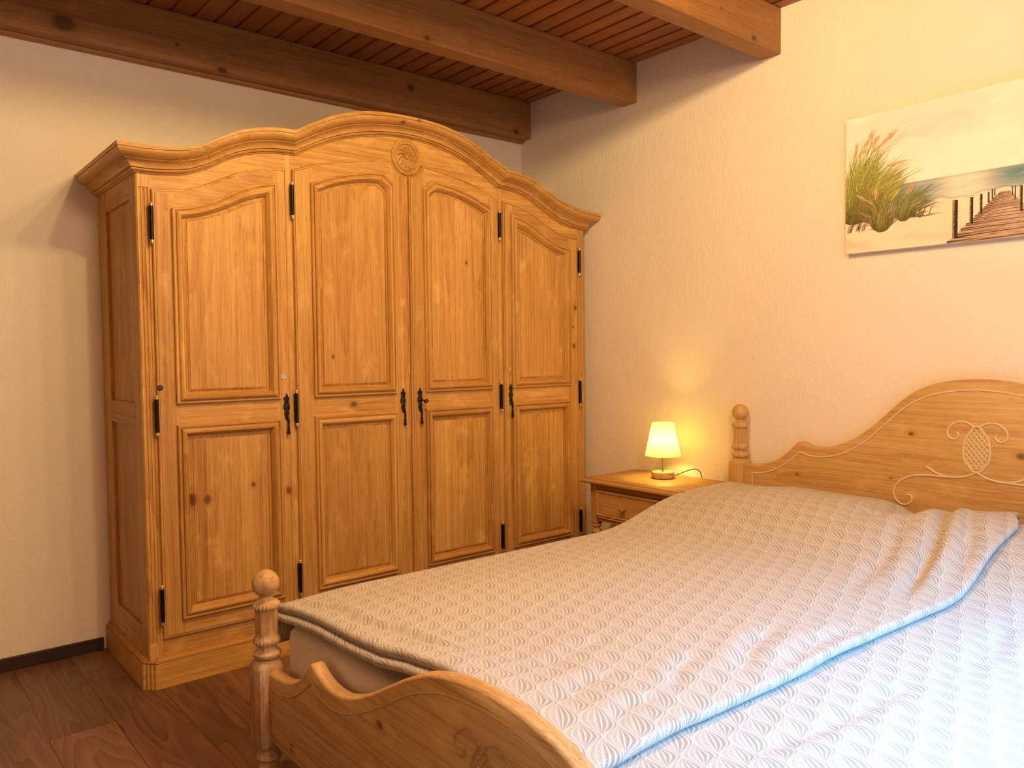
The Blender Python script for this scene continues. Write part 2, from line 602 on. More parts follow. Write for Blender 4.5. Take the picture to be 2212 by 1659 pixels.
def sheet_material():
    N = NT('fitted_sheet_cotton')
    P = obj_coord(N)
    n = N.noise(N.vm('MULTIPLY', P, (3, 3, 9)), 1.5, 2)
    N.color((0.88, 0.83, 0.81))
    N.set(Roughness=0.9)
    N.bump(N.m('ADD', n, N.m('MULTIPLY', N.noise(P, 500, 1), 0.05)), 0.35, 0.01)
    return N.mat


sheet = sheet_material()


def shade_material():
    N = NT('pleated_shade_fabric')
    for nd in (N.bsdf,):
        N.n.remove(nd)
    tr = N.node('ShaderNodeBsdfTranslucent')
    tr.inputs[0].default_value = (0.95, 0.85, 0.33, 1)
    di = N.node('ShaderNodeBsdfDiffuse')
    di.inputs[0].default_value = (0.85, 0.8, 0.5, 1)
    mx = N.node('ShaderNodeMixShader')
    mx.inputs[0].default_value = 0.55
    N.l.new(di.outputs[0], mx.inputs[1])
    N.l.new(tr.outputs[0], mx.inputs[2])
    N.l.new(mx.outputs[0], N.out.inputs[0])
    return N.mat


def glow_material(name, c, e):
    N = NT(name)
    N.color(c)
    N.bsdf.inputs['Emission Color'].default_value = (*c, 1)
    N.bsdf.inputs['Emission Strength'].default_value = e
    return N.mat


def paint_material():
    N = NT('painted_canvas')
    at = N.node('ShaderNodeAttribute', attribute_name='paint').outputs['Color']
    n = N.noise(obj_coord(N), 160, 2)
    N.color(N.mix(N.m('MULTIPLY', N.m('SUBTRACT', n, 0.35), 0.12, clamp=True), at, (0.78, 0.70, 0.58)))
    N.set(Roughness=0.7)
    N.bsdf.inputs['Specular IOR Level'].default_value = 0.2
    return N.mat


# ------------------------------------------------------------------ the room
XL, YF, ZC = -6.2, -4.5, 2.632          # left wall, wall behind the camera, underside of the ceiling boards
b = MB(); b.box(XL - 0.1, 0.1, YF - 0.1, 0.1, -0.1, 0.0)
struct(b.build('floor', floor_material()), 'dark walnut laminate floor with boards running towards the wardrobe')
b = MB(); b.box(XL - 0.1, 0.12, 0.0, 0.12, 0.0, 2.85)
struct(b.build('wall_back', wall_mat), 'cream roughcast wall behind the wardrobe')
b = MB(); b.box(0.0, 0.12, YF - 0.1, 0.0, 0.0, 2.85)
struct(b.build('wall_right', wall_mat), 'cream roughcast wall behind the headboard')
b = MB(); b.box(XL - 0.12, XL, YF - 0.1, 0.0, 0.0, 2.85)
struct(b.build('wall_left', wall_mat), 'cream roughcast wall left of the camera')
wx0, wx1, wz0, wz1 = -2.5, -0.4, 0.62, 2.1
b = MB()
b.box(XL, wx0, YF - 0.12, YF, 0, 2.85); b.box(wx1, 0.0, YF - 0.12, YF, 0, 2.85)
b.box(wx0, wx1, YF - 0.12, YF, 0, wz0); b.box(wx0, wx1, YF - 0.12, YF, wz1, 2.85)
struct(b.build('wall_front', wall_mat), 'cream roughcast wall with the window, behind the camera')
white_paint = plain('white_window_paint', (0.8, 0.8, 0.78), 0.4)
b = MB()
for (a0, a1, c0, c1) in ((wx0, wx1, wz0, wz0 + 0.06), (wx0, wx1, wz1 - 0.06, wz1), (wx0, wx0 + 0.06, wz0, wz1), (wx1 - 0.06, wx1, wz0, wz1), (-1.48, -1.42, wz0, wz1)):
    b.box(a0, a1, YF - 0.11, YF - 0.05, c0, c1)
struct(b.build('window_1', white_paint), 'white window frame behind the camera')

# ceiling: profiled boards with shadow grooves, running towards the back wall
b = MB()
bw = 0.0915
x = -0.071 + bw
k = 0
groove = plain('dark_board_groove', (0.028, 0.010, 0.005), 0.8)
while x > XL:
    x1, x0 = min(x, 0.0), x - bw
    g = 0.016
    if x1 - x0 > 0.02:
        b.mat = 0
        b.prism([(x0 + g, ZC + 0.012), (x0 + g, ZC + 0.002), (x0 + g + 0.003, ZC), (x1 - 0.003, ZC), (x1, ZC + 0.002), (x1, ZC + 0.012)], 'y', YF, 0.0)
        b.prism([(x0, ZC + 0.012), (x0, ZC + 0.009), (x0 + g, ZC + 0.009), (x0 + g, ZC + 0.012)], 'y', YF, 0.0)
    x -= bw
b.box(XL, 0.0, YF, 0.0, ZC + 0.012, ZC + 0.06)
struct(b.build('ceiling', [plank_wood, groove]), 'reddish brown grooved wooden ceiling boards')

b = MB(); b.nb(); b.box(XL, -2.292, -0.016, 0.0, 0.0, 0.05)
struct(b.build('baseboard_back', base_wood, bevel=0.003), 'dark brown baseboard left of the wardrobe')
b = MB(); b.box(XL, XL + 0.016, YF, -0.016, 0.0, 0.05)
struct(b.build('baseboard_left', base_wood, bevel=0.003))

for i, (yf, yb, z0, lab) in enumerate((
        (-0.092, -0.002, 2.426, 'knotty brown ceiling beam lying against the wall behind the wardrobe'),
        (-0.893, -0.800, 2.436, 'brown ceiling beam above the wardrobe front, second from the back wall'),
        (-1.689, -1.598, 2.442, 'orange-brown ceiling beam above the foot of the bed, nearest to the painting'))):
    b = MB()
    b.box(XL + 0.002, -0.002, yf, yb, z0, ZC - 0.0005)
    if i == 0:
        b.box(XL + 0.002, -0.002, -0.034, yb, z0 - 0.012, z0 + 0.002)
    tag(b.build('wooden_beam', beam_wood, bevel=0.004), lab, 'beam', 'wooden beams under the ceiling')['kind'] = 'thing'

# ------------------------------------------------------------------ wardrobe
wr = thing('wardrobe', 'large four-door honey pine wardrobe with a curved crown, against the back wall', 'wardrobe', (WX, WY, 0))
FY = -0.556                      # front of the carcass
DY = -0.570                      # face of the doors
X0, X1 = -2.261, -0.05
XC = -1.143                      # meeting line of the two middle doors
botL = spline([(-2.261, 1.847), (-2.202, 1.847), (-2.142, 1.852), (-2.08, 1.863), (-1.994, 1.9), (-1.928, 1.938), (-1.86, 1.966), (-1.79, 1.983), (-1.718, 1.991), (-1.664, 1.992)], 40)
botC = spline([(-1.664, 1.992), (-1.569, 2.043), (-1.464, 2.088), (-1.355, 2.119), (-1.242, 2.139), (-1.155, 2.146), (-1.068, 2.143), (-0.955, 2.126), (-0.846, 2.096), (-0.741, 2.049), (-0.642, 1.992)], 60)
botR = spline([(-0.642, 1.992), (-0.59, 1.991), (-0.52, 1.983), (-0.449, 1.964), (-0.347, 1.915), (-0.24, 1.868), (-0.152, 1.848), (-0.05, 1.842)], 40)
topL = spline([(-2.339, 1.928), (-2.244, 1.928), (-2.147, 1.933), (-2.066, 1.952), (-1.981, 1.999), (-1.894, 2.039), (-1.826, 2.056), (-1.756, 2.066), (-1.70, 2.068)], 40)
topC = spline([(-1.70, 2.068), (-1.612, 2.117), (-1.51, 2.164), (-1.398, 2.196), (-1.295, 2.209), (-1.175, 2.214), (-1.062, 2.211), (-0.937, 2.192), (-0.825, 2.151), (-0.717, 2.1), (-0.625, 2.062)], 60)
topR = spline([(-0.625, 2.062), (-0.567, 2.056), (-0.478, 2.039), (-0.377, 1.995), (-0.272, 1.954), (-0.163, 1.931), (-0.107, 1.925), (-0.01, 1.919)], 40)
bot = botL + botC[1:] + botR[1:]
top = topL + topC[1:] + topR[1:]
bx_ = np.array([p[0] for p in bot]); bz_ = np.array([p[1] for p in bot])
crown_bot = lambda x: float(np.interp(x, bx_, bz_))

# crown: a moulded profile swept along the wavy top and mitred round the left end
OM = 0.092
prof = [(-0.2, 0.0), (0.0, 0.0), (0.075, 0.0), (0.085, 0.035), (0.15, 0.045), (0.215, 0.075), (0.24, 0.115), (0.235, 0.15), (0.20, 0.165), (0.225, 0.175), (0.31, 0.18), (0.315, 0.215), (0.33, 0.27), (0.375, 0.34), (0.44, 0.40), (0.53, 0.445), (0.585, 0.455), (0.59, 0.49), (0.63, 0.495), (0.72, 0.52), (0.84, 0.585), (0.93, 0.67), (0.965, 0.76), (0.965, 0.80), (0.945, 0.81), (0.945, 0.825), (0.995, 0.83), (1.0, 1.0), (0.1, 1.0), (-0.2, 1.0)]
b = MB()
rings = []
zb0, zt0 = bot[0][1], top[0][1]
for yy in (-0.004, -0.2, -0.4):                       # return along the left side
    rings.append([(X0 - o * (X0 - top[0][0]), yy, zb0 + t * (zt0 - zb0)) for o, t in prof])
for (xb, zb), (xt, zt) in zip(bot, top):
    rings.append([(xb + (xt - xb) * (o if o > 0 else 0), FY - o * OM, zb + (zt - zb) * t) for o, t in prof])
rings[3] = [(X0 - o * (X0 - top[0][0]), FY - o * OM, zb0 + t * (zt0 - zb0)) for o, t in prof]
for i, r in enumerate(rings):
    if i in (0, 3, 3 + 39, 3 + 98):
        b.nb()
b.mat = 1
b.loft(rings[:4], True, True)
b.mat = 0
b.nb(); b.loft(rings[3:3 + 40], True, True)
b.nb(); b.loft(rings[3 + 39:3 + 99], True, True)
b.nb(); b.loft(rings[3 + 98:], True, True)
b.build('crown', [wood_h, wood_d], wr, angle=28)
b = MB()
b.box(X0 + 0.02, X1 - 0.02, FY + 0.03, -0.01, 1.80, 1.82)
b.build('roof_board', [wood_h], wr)

# door tops
D1 = spline([(-2.212, 1.793), (-2.149, 1.798), (-2.067, 1.815), (-1.981, 1.851), (-1.892, 1.893), (-1.823, 1.914), (-1.752, 1.928), (-1.707, 1.932)], 40)
AR, AZ = 0.088, 2.063            # the round apron under the rosette
D2 = spline([(-1.682, 1.932), (-1.58, 1.969), (-1.476, 1.997), (-1.361, 2.019), (XC - 0.0835, 2.036)], 30)
a0 = math.atan2(2.036 - AZ, -0.0835)
D2 += [(XC + AR * math.cos(a), AZ + AR * math.sin(a)) for a in np.linspace(a0 + 2 * PI if a0 < 0 else a0, 1.5 * PI, 16)[1:]]
D2[-1] = (XC - 0.003, AZ - AR)
mir = lambda pts, c: [(2 * c - x, z) for x, z in pts][::-1]
D3 = mir(D2, XC)
D4 = mir(D1, -1.157)
WARP = ([XC + 0.003, 2 * XC + 1.222, 2 * XC + 1.609, 2 * XC + 1.682], [XC + 0.003, -1.070, -0.686, -0.638])
warp = lambda x: float(np.interp(x, *WARP))
D3 = [(warp(x), z) for x, z in D3]
doors = [
    dict(top=D1, o=(-2.148, -1.752), i=(-2.093, -1.812), ot=[(-2.148, 1.731), (-2.069, 1.746), (-1.983, 1.782), (-1.893, 1.832), (-1.824, 1.858), (-1.752, 1.872)], it=[(-2.093, 1.687), (-2.028, 1.704), (-1.94, 1.736), (-1.872, 1.77), (-1.812, 1.792)]),
    dict(top=D2, o=(-1.609, -1.222), i=(-1.561, -1.268), ot=[(-1.609, 1.889), (-1.547, 1.915), (-1.442, 1.946), (-1.332, 1.967), (-1.272, 1.973)], it=[(-1.561, 1.848), (-1.479, 1.883), (-1.371, 1.909), (-1.304, 1.914)], oc=(-1.222, 1.935), ic=(-1.268, 1.886)),
]
for src, c, t in ((1, XC, D3), (0, -1.157, D4)):
    s = doors[src]
    d = dict(top=t, o=(2 * c - s['o'][1], 2 * c - s['o'][0]), i=(2 * c - s['i'][1], 2 * c - s['i'][0]), ot=mir(s['ot'], c), it=mir(s['it'], c))
    for k in ('oc', 'ic'):
        if k in s:
            d[k] = (2 * c - s[k][0], s[k][1])
    if src == 1:
        for k in ('ot', 'it'):
            d[k] = [(warp(x), z) for x, z in d[k]]
        for k in ('o', 'i'):
            d[k] = tuple(warp(x) for x in d[k])
        for k in ('oc', 'ic'):
            d[k] = (warp(d[k][0]), d[k][1])
    doors.append(d)
ZB = 0.173
MP = [(0.0, -0.004), (0.0, 0.009), (0.06, 0.0115), (0.15, 0.011), (0.19, 0.0065), (0.235, 0.006), (0.28, 0.0125), (0.40, 0.0155), (0.52, 0.0145), (0.61, 0.009), (0.67, 0.003), (0.70, 0.001), (0.705, -0.006), (0.76, -0.009)]
PP = [(0.70, -0.010), (0.75, -0.0085), (0.80, -0.008), (0.925, -0.0025), (0.935, -0.0048), (0.985, -0.0048), (1.0, -0.0012)]
MP = [(u, h * 1.35 if h > 0 else h) for u, h in MP]
face_pt = lambda x, z, h: (x, DY - h, z)


door_objs = []
for di, d in enumerate(doors):
    T = d['top']
    L, Rr = T[0][0], T[-1][0]
    tx = np.array([p[0] for p in T]); tz = np.array([p[1] for p in T])
    topz = lambda x: float(np.interp(x, tx, tz))
    E = 0.011
    xs = np.linspace(L, Rr, 64)
    xin = np.linspace(L + E, Rr - E, 64)

    def intop(x):
        sl = (topz(x + 0.004) - topz(x - 0.004)) / 0.008
        return topz(x) - E * math.sqrt(1 + sl * sl)
    outer = [(L, ZB), (Rr, ZB)] + [(x, topz(x)) for x in xs[::-1]]
    inner = [(L + E, ZB + E), (Rr - E, ZB + E)] + [(x, intop(x)) for x in xin[::-1]]
    b = MB()
    # back slab and lipped edge
    b.mat = 0
    b.prism(outer, 'y', -0.540, -0.552)
    hz = lambda k: 1 if (k == 0 or 2 <= k < len(outer) - 1) else 0
    b.loops(outer, inner, [(0, -0.018), (0, -0.006), (0.12, -0.002), (0.35, 0.0), (0.6, 0.0), (0.66, -0.0035), (0.86, -0.0035), (0.92, 0.0), (1.0, 0.0), (1.0, -0.018)], face_pt, hz)
    oL, oR = d['o']
    iL, iR = d['i']
    xa, xb_ = oL + 0.012, oR - 0.012
    oc = d.get('oc')
    # upper opening outline (outer edge of the moulding)
    nS = 26
    ot = spline(d['ot'], nS); it = spline(d['it'], nS)
    if oc:
        if oc[0] > ot[0][0] + 0.1:
            ot, it = ot + [oc], it + [d['ic']]
        else:
            ot, it = [oc] + ot, [d['ic']] + it
    opx = np.array([p[0] for p in ot]); opz = np.array([p[1] for p in ot])
    openz = lambda x: float(np.interp(x, opx, opz)) - 0.012

    def board(poly, mat):
        b.prism(poly, 'y', -0.552, DY, mat)

    def stile(x0, x1):
        xx = [x for x in xin if x0 < x < x1]
        xx = [x0] + xx + [x1]
        board([(x0, ZB + E), (x1, ZB + E)] + [(x, intop(x)) for x in xx[::-1]], 0)
    stile(L + E, xa)
    stile(xb_, Rr - E)
    xx = np.linspace(xa, xb_, 40)
    board([(x, openz(x)) for x in xx] + [(x, intop(x)) for x in xx[::-1]], 1)
    board([(xa, 0.949 - 0.012), (xb_, 0.949 - 0.012), (xb_, 1.026 + 0.012), (xa, 1.026 + 0.012)], 1)
    board([(xa, ZB + E), (xb_, ZB + E), (xb_, 0.236 + 0.012), (xa, 0.236 + 0.012)], 1)
    door = b.build('door', [wood_v, wood_h], wr, angle=28)
    door_objs.append(door)
    if d:
        # moulded frames and raised panels
        for nm, O, I in (('upper', [(oL, 1.026), (oR, 1.026)] + ot[::-1], [(iL, 1.078), (iR, 1.078)] + it[::-1]),
                         ('lower', [(oL, 0.236), (oR, 0.236), (oR, 0.949), (oL, 0.949)], [(iL, 0.290), (iR, 0.290), (iR, 0.891), (iL, 0.891)])):
            b = MB()
            hz = lambda k, n=len(O): 1 if (k == 0 or 2 <= k < n - 1) else 0
            b.loops(O, I, MP, face_pt, hz)
            b.build('panel_moulding', [wood_v, wood_h], door, angle=25)
            b = MB()
            ids = b.loops(O, I, PP, face_pt)
            b.nb(); b.face(ids[-1])
            b.build('raised_panel', [wood_v, wood_h], door, angle=12)
    # hinges
    hx = {0: L - 0.004, 1: L - 0.005, 2: Rr + 0.005, 3: Rr + 0.004}[di]
    zu = 1.672 if di in (0, 3) else 1.812
    for zc in (zu, 0.987, 0.302):
        b = MB()
        b.mat = 0
        b.lathe([(0.0072, -0.060), (0.0072, -0.001), (0.0066, 0.0), (0.0072, 0.001), (0.0072, 0.060)], (hx, DY - 0.006, zc), 16)
        b.mat = 1
        for s in (-1, 1):
            b.lathe([(0.0076, 0), (0.0076, 0.003), (0.005, 0.0035), (0.005, 0.005), (0.0062, 0.006), (0.0066, 0.009), (0.005, 0.0125), (0.001, 0.014)] if s > 0 else
                    [(0.001, -0.014), (0.005, -0.0125), (0.0066, -0.009), (0.0062, -0.006), (0.005, -0.005), (0.005, -0.0035), (0.0076, -0.003), (0.0076, 0)], (hx, DY - 0.006, zc + s * 0.060), 14)
        b.mat = 0
        b.box(hx - 0.003, hx + 0.003, DY - 0.004, FY, zc - 0.055, zc + 0.055)
        b.build('hinge', [iron, brass], door, angle=30)
    # pierced escutcheon with a hanging pull
    kx = {0: -1.727, 1: -1.187, 2: -1.099, 3: -0.571}[di]
    half = [(0.0, 1.047), (0.0032, 1.041), (0.0048, 1.037), (0.0095, 1.033), (0.0125, 1.027), (0.0122, 1.021), (0.0085, 1.017), (0.0125, 1.0135), (0.0088, 1.010), (0.0105, 1.006), (0.0138, 0.999), (0.0145, 0.992), (0.0132, 0.985), (0.0095, 0.979), (0.0075, 0.976), (0.0125, 0.972), (0.0098, 0.968), (0.0115, 0.963), (0.0085, 0.958), (0.0098, 0.953), (0.0072, 0.948), (0.0035, 0.942), (0.0, 0.939)]
    outl = [(kx + w, z) for w, z in half] + [(kx - w, z) for w, z in half[1:-1]][::-1]
    b = MB()
    b.mat = 0
    ctr = lambda p, s: (kx + (p[0] - kx) * s, p[1])
    ids = b.loft([[(*((x, DY + 0.001)), z) for x, z in outl], [(x, DY - 0.002, z) for x, z in outl], [(kx + (x - kx) * 0.8, DY - 0.0042, z) for x, z in outl]], True, True)
    b.lathe([(0.0062, -0.0075), (0.009, -0.006), (0.0098, -0.003), (0.0098, 0.0)], (kx, DY, 0.992), 18, axis='y')
    b.mat = 1
    for w, z in half[3:-3:2]:
        for s in (-1, 1):
            b.ball((kx + s * w * 0.72, DY - 0.0042, z), 0.0016, 8, 5)
    for a in range(8):
        b.ball((kx + 0.0085 * math.cos(a * PI / 4), DY - 0.0062, 0.992 + 0.0095 * math.sin(a * PI / 4)), 0.0011, 8, 5)
    hd = b.build('handle', [iron, brass], door, angle=30)
    hd['label'] = 'black iron escutcheon with brass dots and a hanging pull'
    b = MB()
    b.tube([(kx, DY - 0.004, 0.962), (kx, DY - 0.012, 0.963), (kx, DY - 0.015, 0.958), (kx, DY - 0.0155, 0.95)], 0.0028, 8)
    b.lathe([(0.0022, 0.952), (0.0040, 0.945), (0.0046, 0.935), (0.0036, 0.925), (0.003, 0.916), (0.0055, 0.913), (0.0056, 0.910), (0.0034, 0.908), (0.0055, 0.905), (0.0058, 0.902), (0.0035, 0.900), (0.0062, 0.897), (0.0075, 0.892), (0.006, 0.887), (0.001, 0.885)], (kx, DY - 0.0155, 0), 14)
    b.build('drop_pull', iron, door)
    if di == 2:
        b = MB()
        b.tube([(kx, DY - 0.004, 0.992), (kx, DY - 0.03, 0.992)], 0.0026, 8)
        ring = [(kx + 0.008 + 0.008 * math.cos(a), DY - 0.038 - 0.004 * math.sin(a), 0.988 + 0.0065 * math.sin(a)) for a in np.linspace(0, 2 * PI, 17)]
        b.tube(ring, 0.0032, 8)
        b.tube([(kx, DY - 0.03, 0.992), (kx + 0.004, DY - 0.036, 0.99)], 0.0028, 6)
        b.build('key', iron, door)
    else:
        b = MB()
        b.prism([(kx - 0.0016, 0.986), (kx + 0.0016, 0.986), (kx + 0.0014, 0.992), (kx + 0.0026, 0.995), (kx, 0.998), (kx - 0.0026, 0.995), (kx - 0.0014, 0.992)], 'y', DY - 0.006, DY - 0.0079)
        b.build('keyhole', plain('keyhole_dark', (0.004, 0.003, 0.003), 0.9), door)
    if di in (0, 3):
        lx, lz = (-1.737, 1.115) if di == 0 else (-0.574, 1.118)
        b = MB()
        b.mat = 0
        b.lathe([(0.0115, 0.0), (0.0118, -0.002), (0.0108, -0.0036), (0.0095, -0.0038), (0.0092, -0.0026), (0.0088, -0.0026), (0.0001, -0.0026)], (lx, DY, lz), 24, axis='y')
        b.lathe([(0.0050, -0.0022), (0.0050, -0.0048), (0.0001, -0.0048)], (lx + 0.0005, DY, lz + 0.003), 18, axis='y')
        b.mat = 1
        b.box(lx - 0.0004, lx + 0.0014, DY - 0.0052, DY - 0.004, lz + 0.0005, lz + 0.006)
        b.build('cylinder_lock', [steel, iron], door)
    if di == 0:
        b = MB()
        b.lathe([(0.0105, 0.001), (0.0105, -0.001), (0.008, -0.0035), (0.0001, -0.0045)], (-2.201, DY, 1.087), 18, axis='y')
        b.build('round_cap', dark_cap, door)

# face frame: fluted corner post, slim uprights, frieze boards, bottom rail
b = MB()
b.mat = 0


def upright(x0, x1, z0, flut=None):
    xs = np.linspace(x0, x1, 6)
    b.prism([(x0, z0), (x1, z0)] + [(x, crown_bot(x) + 0.02) for x in xs[::-1]], 'y', FY + 0.03, FY)


# left corner post with three flutes between plain ends
def post_section(flute):
    pts = [(X0, FY + 0.03), (X0, FY + 0.006), (X0 + 0.005, FY)]
    if flute:
        for c in (-2.248, -2.2360, -2.2240):
            for a in np.linspace(0, PI, 7):
                pts.append((c - 0.0043 * math.cos(a), FY + 0.0045 * math.sin(a)))
    pts += [(-2.212, FY), (-2.212, FY + 0.03)]
    return pts


b.prism(post_section(False), 'z', 0.10, 0.165)
b.prism(post_section(True), 'z', 0.165, 1.80)
b.prism(post_section(False), 'z', 1.80, 1.868)
upright(-1.707, -1.682, 0.11)
upright(D3[-1][0], D4[0][0], 0.11)
upright(D4[-1][0], X1, 0.11)
b.mat = 1
for T in (D1, D4):
    xs = np.linspace(T[0][0] - 0.0, T[-1][0], 40)
    tx = [p[0] for p in T]; tz = [p[1] for p in T]
    b.prism([(x, float(np.interp(x, tx, tz)) + 0.0015) for x in xs] + [(x, crown_bot(x) + 0.02) for x in xs[::-1]], 'y', FY + 0.03, FY)
T = D2 + D3[1:]
b.prism([(x, z + 0.0015) for x, z in T] + [(x, crown_bot(x) + 0.02) for x in np.linspace(T[-1][0], T[0][0], 60)], 'y', FY + 0.03, FY)
b.box(-2.212, D4[-1][0], FY, FY + 0.03, 0.10, ZB - 0.001)
b.build('face_frame', [wood_v, wood_h], wr, angle=28)

# rosette with a pinwheel of curved petals on the round apron
b = MB()
RX, RZ = XC - 0.002, AZ
nT, rings = 84, []
for r, h in ((0.0805, 0.0), (0.080, 0.009), (0.074, 0.0135), (0.070, 0.012), (0.0685, 0.0065), (0.064, 0.0065), (0.0625, 0.012), (0.059, 0.0150), (0.056, 0.0125), (0.054, 0.003)):
    rings.append([(RX + 0.93 * r * math.cos(2 * PI * k / nT), FY - h, RZ + r * math.sin(2 * PI * k / nT)) for k in range(nT)])
for r in np.linspace(0.052, 0.010, 12):
    ring = []
    for k in range(nT):
        t = 2 * PI * k / nT
        ph = (t * 12 / (2 * PI) + (0.052 - r) * 32) % 1.0
        edge = 1.0 if r < 0.048 else 0.4
        h = 0.003 + edge * 0.0135 * (ph ** 1.6) * min(1, (r - 0.006) / 0.02)
        rr = r
        ring.append((RX + 0.93 * rr * math.cos(t), FY - h, RZ + rr * math.sin(t)))
    rings.append(ring)
for r, h in ((0.0095, 0.003), (0.009, 0.0115), (0.006, 0.0150), (0.0005, 0.0155)):
    rings.append([(RX + 0.93 * r * math.cos(2 * PI * k / nT), FY - h, RZ + r * math.sin(2 * PI * k / nT)) for k in range(nT)])
b.nb()
b.loft(rings, True, False)
b.build('rosette', wood_h, wr, angle=30)['label'] = 'carved round rosette with pinwheel petals'

# carcass sides (framed panels), back and floor
for nm, xo, s in (('l', X0, 1), ('r', X1, -1)):
    b = MB()
    b.mat = 0
    xi = xo + s * 0.022
    lo, hi = min(xo, xi), max(xo, xi)
    b.box(lo, hi, -0.470, FY + 0.03, 0.10, 1.86)
    b.box(lo, hi, -0.120, -0.004, 0.10, 1.86)
    b.mat = 1
    for z0, z1 in ((0.10, 0.209), (0.944, 1.030), (1.766, 1.86)):
        b.box(lo, hi, -0.470, -0.120, z0, z1)
    b.build('side_frame', [wood_v, wood_d], wr, bevel=0.0025)
    b = MB()
    pl, ph = min(xo + s * 0.012, xi), max(xo + s * 0.012, xi)
    b.box(pl, ph, -0.471, -0.119, 0.205, 0.948)
    b.box(pl, ph, -0.471, -0.119, 1.026, 1.770)
    b.build('side_panel', wood_v, wr)
b = MB()
b.box(X0 + 0.02, X1 - 0.02, -0.016, -0.006, 0.10, 1.86)
b.build('back_panel', wood_v, wr)
b = MB()
b.box(X0 + 0.02, X1 - 0.02, FY + 0.03, -0.016, 0.10, 0.125)
b.build('floor_board', wood_h, wr)

# plinth with a moulded top edge and a reeded, cut-off corner
b = MB()
px0, pyf = -2.281, -0.577
cx_, cy_ = -2.238, -0.531            # ends of the cut corner


def corner_outline(e):
    """Plan of the plinth pushed in by E; reeds along the cut corner."""
    a = Vector((px0 + e, cy_ + e * 0.4)); c = Vector((cx_ + e * 0.4, pyf + e))
    n = Vector(((c - a)[1], -(c - a)[0])).normalized()
    pts = [(px0 + e, -0.004), (a[0], a[1])]
    if e < 0.004:
        for k in range(4):
            for q in np.linspace(0.08, 0.92, 7):
                t = (k + q) / 4
                pt = a + (c - a) * t + n * (0.0045 * math.sin(PI * q))
                pts.append((pt[0], pt[1]))
    pts += [(c[0], c[1]), (-0.03 - e * 0, pyf + e), (-0.03, -0.004)]
    return pts


b.mat = 1
b.prism(corner_outline(0.0), 'z', 0.0, 0.090)
b.prism(corner_outline(0.005), 'z', 0.090, 0.094)
b.prism(corner_outline(0.002), 'z', 0.094, 0.099)
b.prism(corner_outline(0.008), 'z', 0.099, 0.105)
b.prism(corner_outline(0.014), 'z', 0.105, 0.110)
b.build('plinth', [wood_v, wood_h], wr, angle=28)

# ------------------------------------------------------------------ bed
bed = thing('bed', 'wide pine bed with arched carved headboard and footboard on turned posts', 'bed', (BX, BY, 0))
YC = -2.487
PY = -1.522                       # centre line of the near posts
mirror_y = lambda pts: pts + [(2 * YC - y, z) for y, z in pts[::-1]]


def chain(*segs):
    """Join smooth runs (y, z) that meet at corners."""
    out = []
    for s, n in segs:
        q = spline(s, n)
        out += q if not out else q[1:]
    return out


head_top = chain(([(-1.545, 0.702), (-1.585, 0.704), (-1.625, 0.708), (-1.665, 0.716), (-1.70, 0.730), (-1.73, 0.748), (-1.774, 0.786), (-1.798, 0.810)], 26),
                 ([(-1.798, 0.810), (-1.808, 0.8185), (-1.823, 0.821), (-1.838, 0.817)], 8),
                 ([(-1.838, 0.817), (-1.872, 0.807), (-1.92, 0.806), (-1.981, 0.821), (-2.037, 0.847), (-2.085, 0.880), (-2.128, 0.914), (-2.169, 0.953), (-2.219, 1.001), (-2.268, 1.038), (-2.316, 1.062), (-2.38, 1.080), (-2.43, 1.087), (-2.487, 1.090)], 60))
foot_top = chain(([(-1.548, 0.364), (-1.60, 0.364), (-1.64, 0.368), (-1.694, 0.381), (-1.742, 0.405), (-1.779, 0.438), (-1.796, 0.454)], 24),
                 ([(-1.796, 0.454), (-1.804, 0.4605), (-1.814, 0.4615), (-1.826, 0.456)], 7),
                 ([(-1.826, 0.456), (-1.855, 0.442), (-1.90, 0.432), (-1.958, 0.434), (-2.017, 0.450), (-2.088, 0.482), (-2.173, 0.528), (-2.246, 0.566), (-2.303, 0.590), (-2.357, 0.604), (-2.43, 0.615), (-2.487, 0.618)], 60))


def panel_board(top, zb, xf, xb, name, bot=None):
    full = mirror_y(top[:-1] + [top[-1]])
    y0, y1 = full[0][0], full[-1][0]
    poly = full + ([(y1, zb), (y0, zb)] if bot is None else bot)
    b = MB()
    b.nb()
    # rounded long edge: inset faces a little on both sides
    n = len(full)

    def ring(x, e):
        out = []
        for i, (y, z) in enumerate(full):
            p, q = full[max(i - 1, 0)], full[min(i + 1, n - 1)]
            t = Vector((q[0] - p[0], q[1] - p[1])).normalized()
            nx, nz = -t[1], t[0]          # towards the inside (path runs to -y)
            if nz > 0:
                nx, nz = -nx, -nz
            out.append((x, y + nx * e, z + nz * e))
        for (y, z) in poly[n:]:
            out.append((x, y, z))
        return out
    w = xb - xf
    b.loft([ring(xf, 0.007), ring(xf + w * 0.06, 0.003), ring(xf + w * 0.2, 0.0), ring(xb - w * 0.2, 0.0), ring(xb - w * 0.06, 0.003), ring(xb, 0.007)], True, True)
    return b.build(name, [bed_h], bed, angle=32)


headboard = panel_board(head_top, 0.24, -0.063, -0.030, 'headboard')
footboard = panel_board(foot_top, 0.18, -2.227, -2.191, 'footboard')


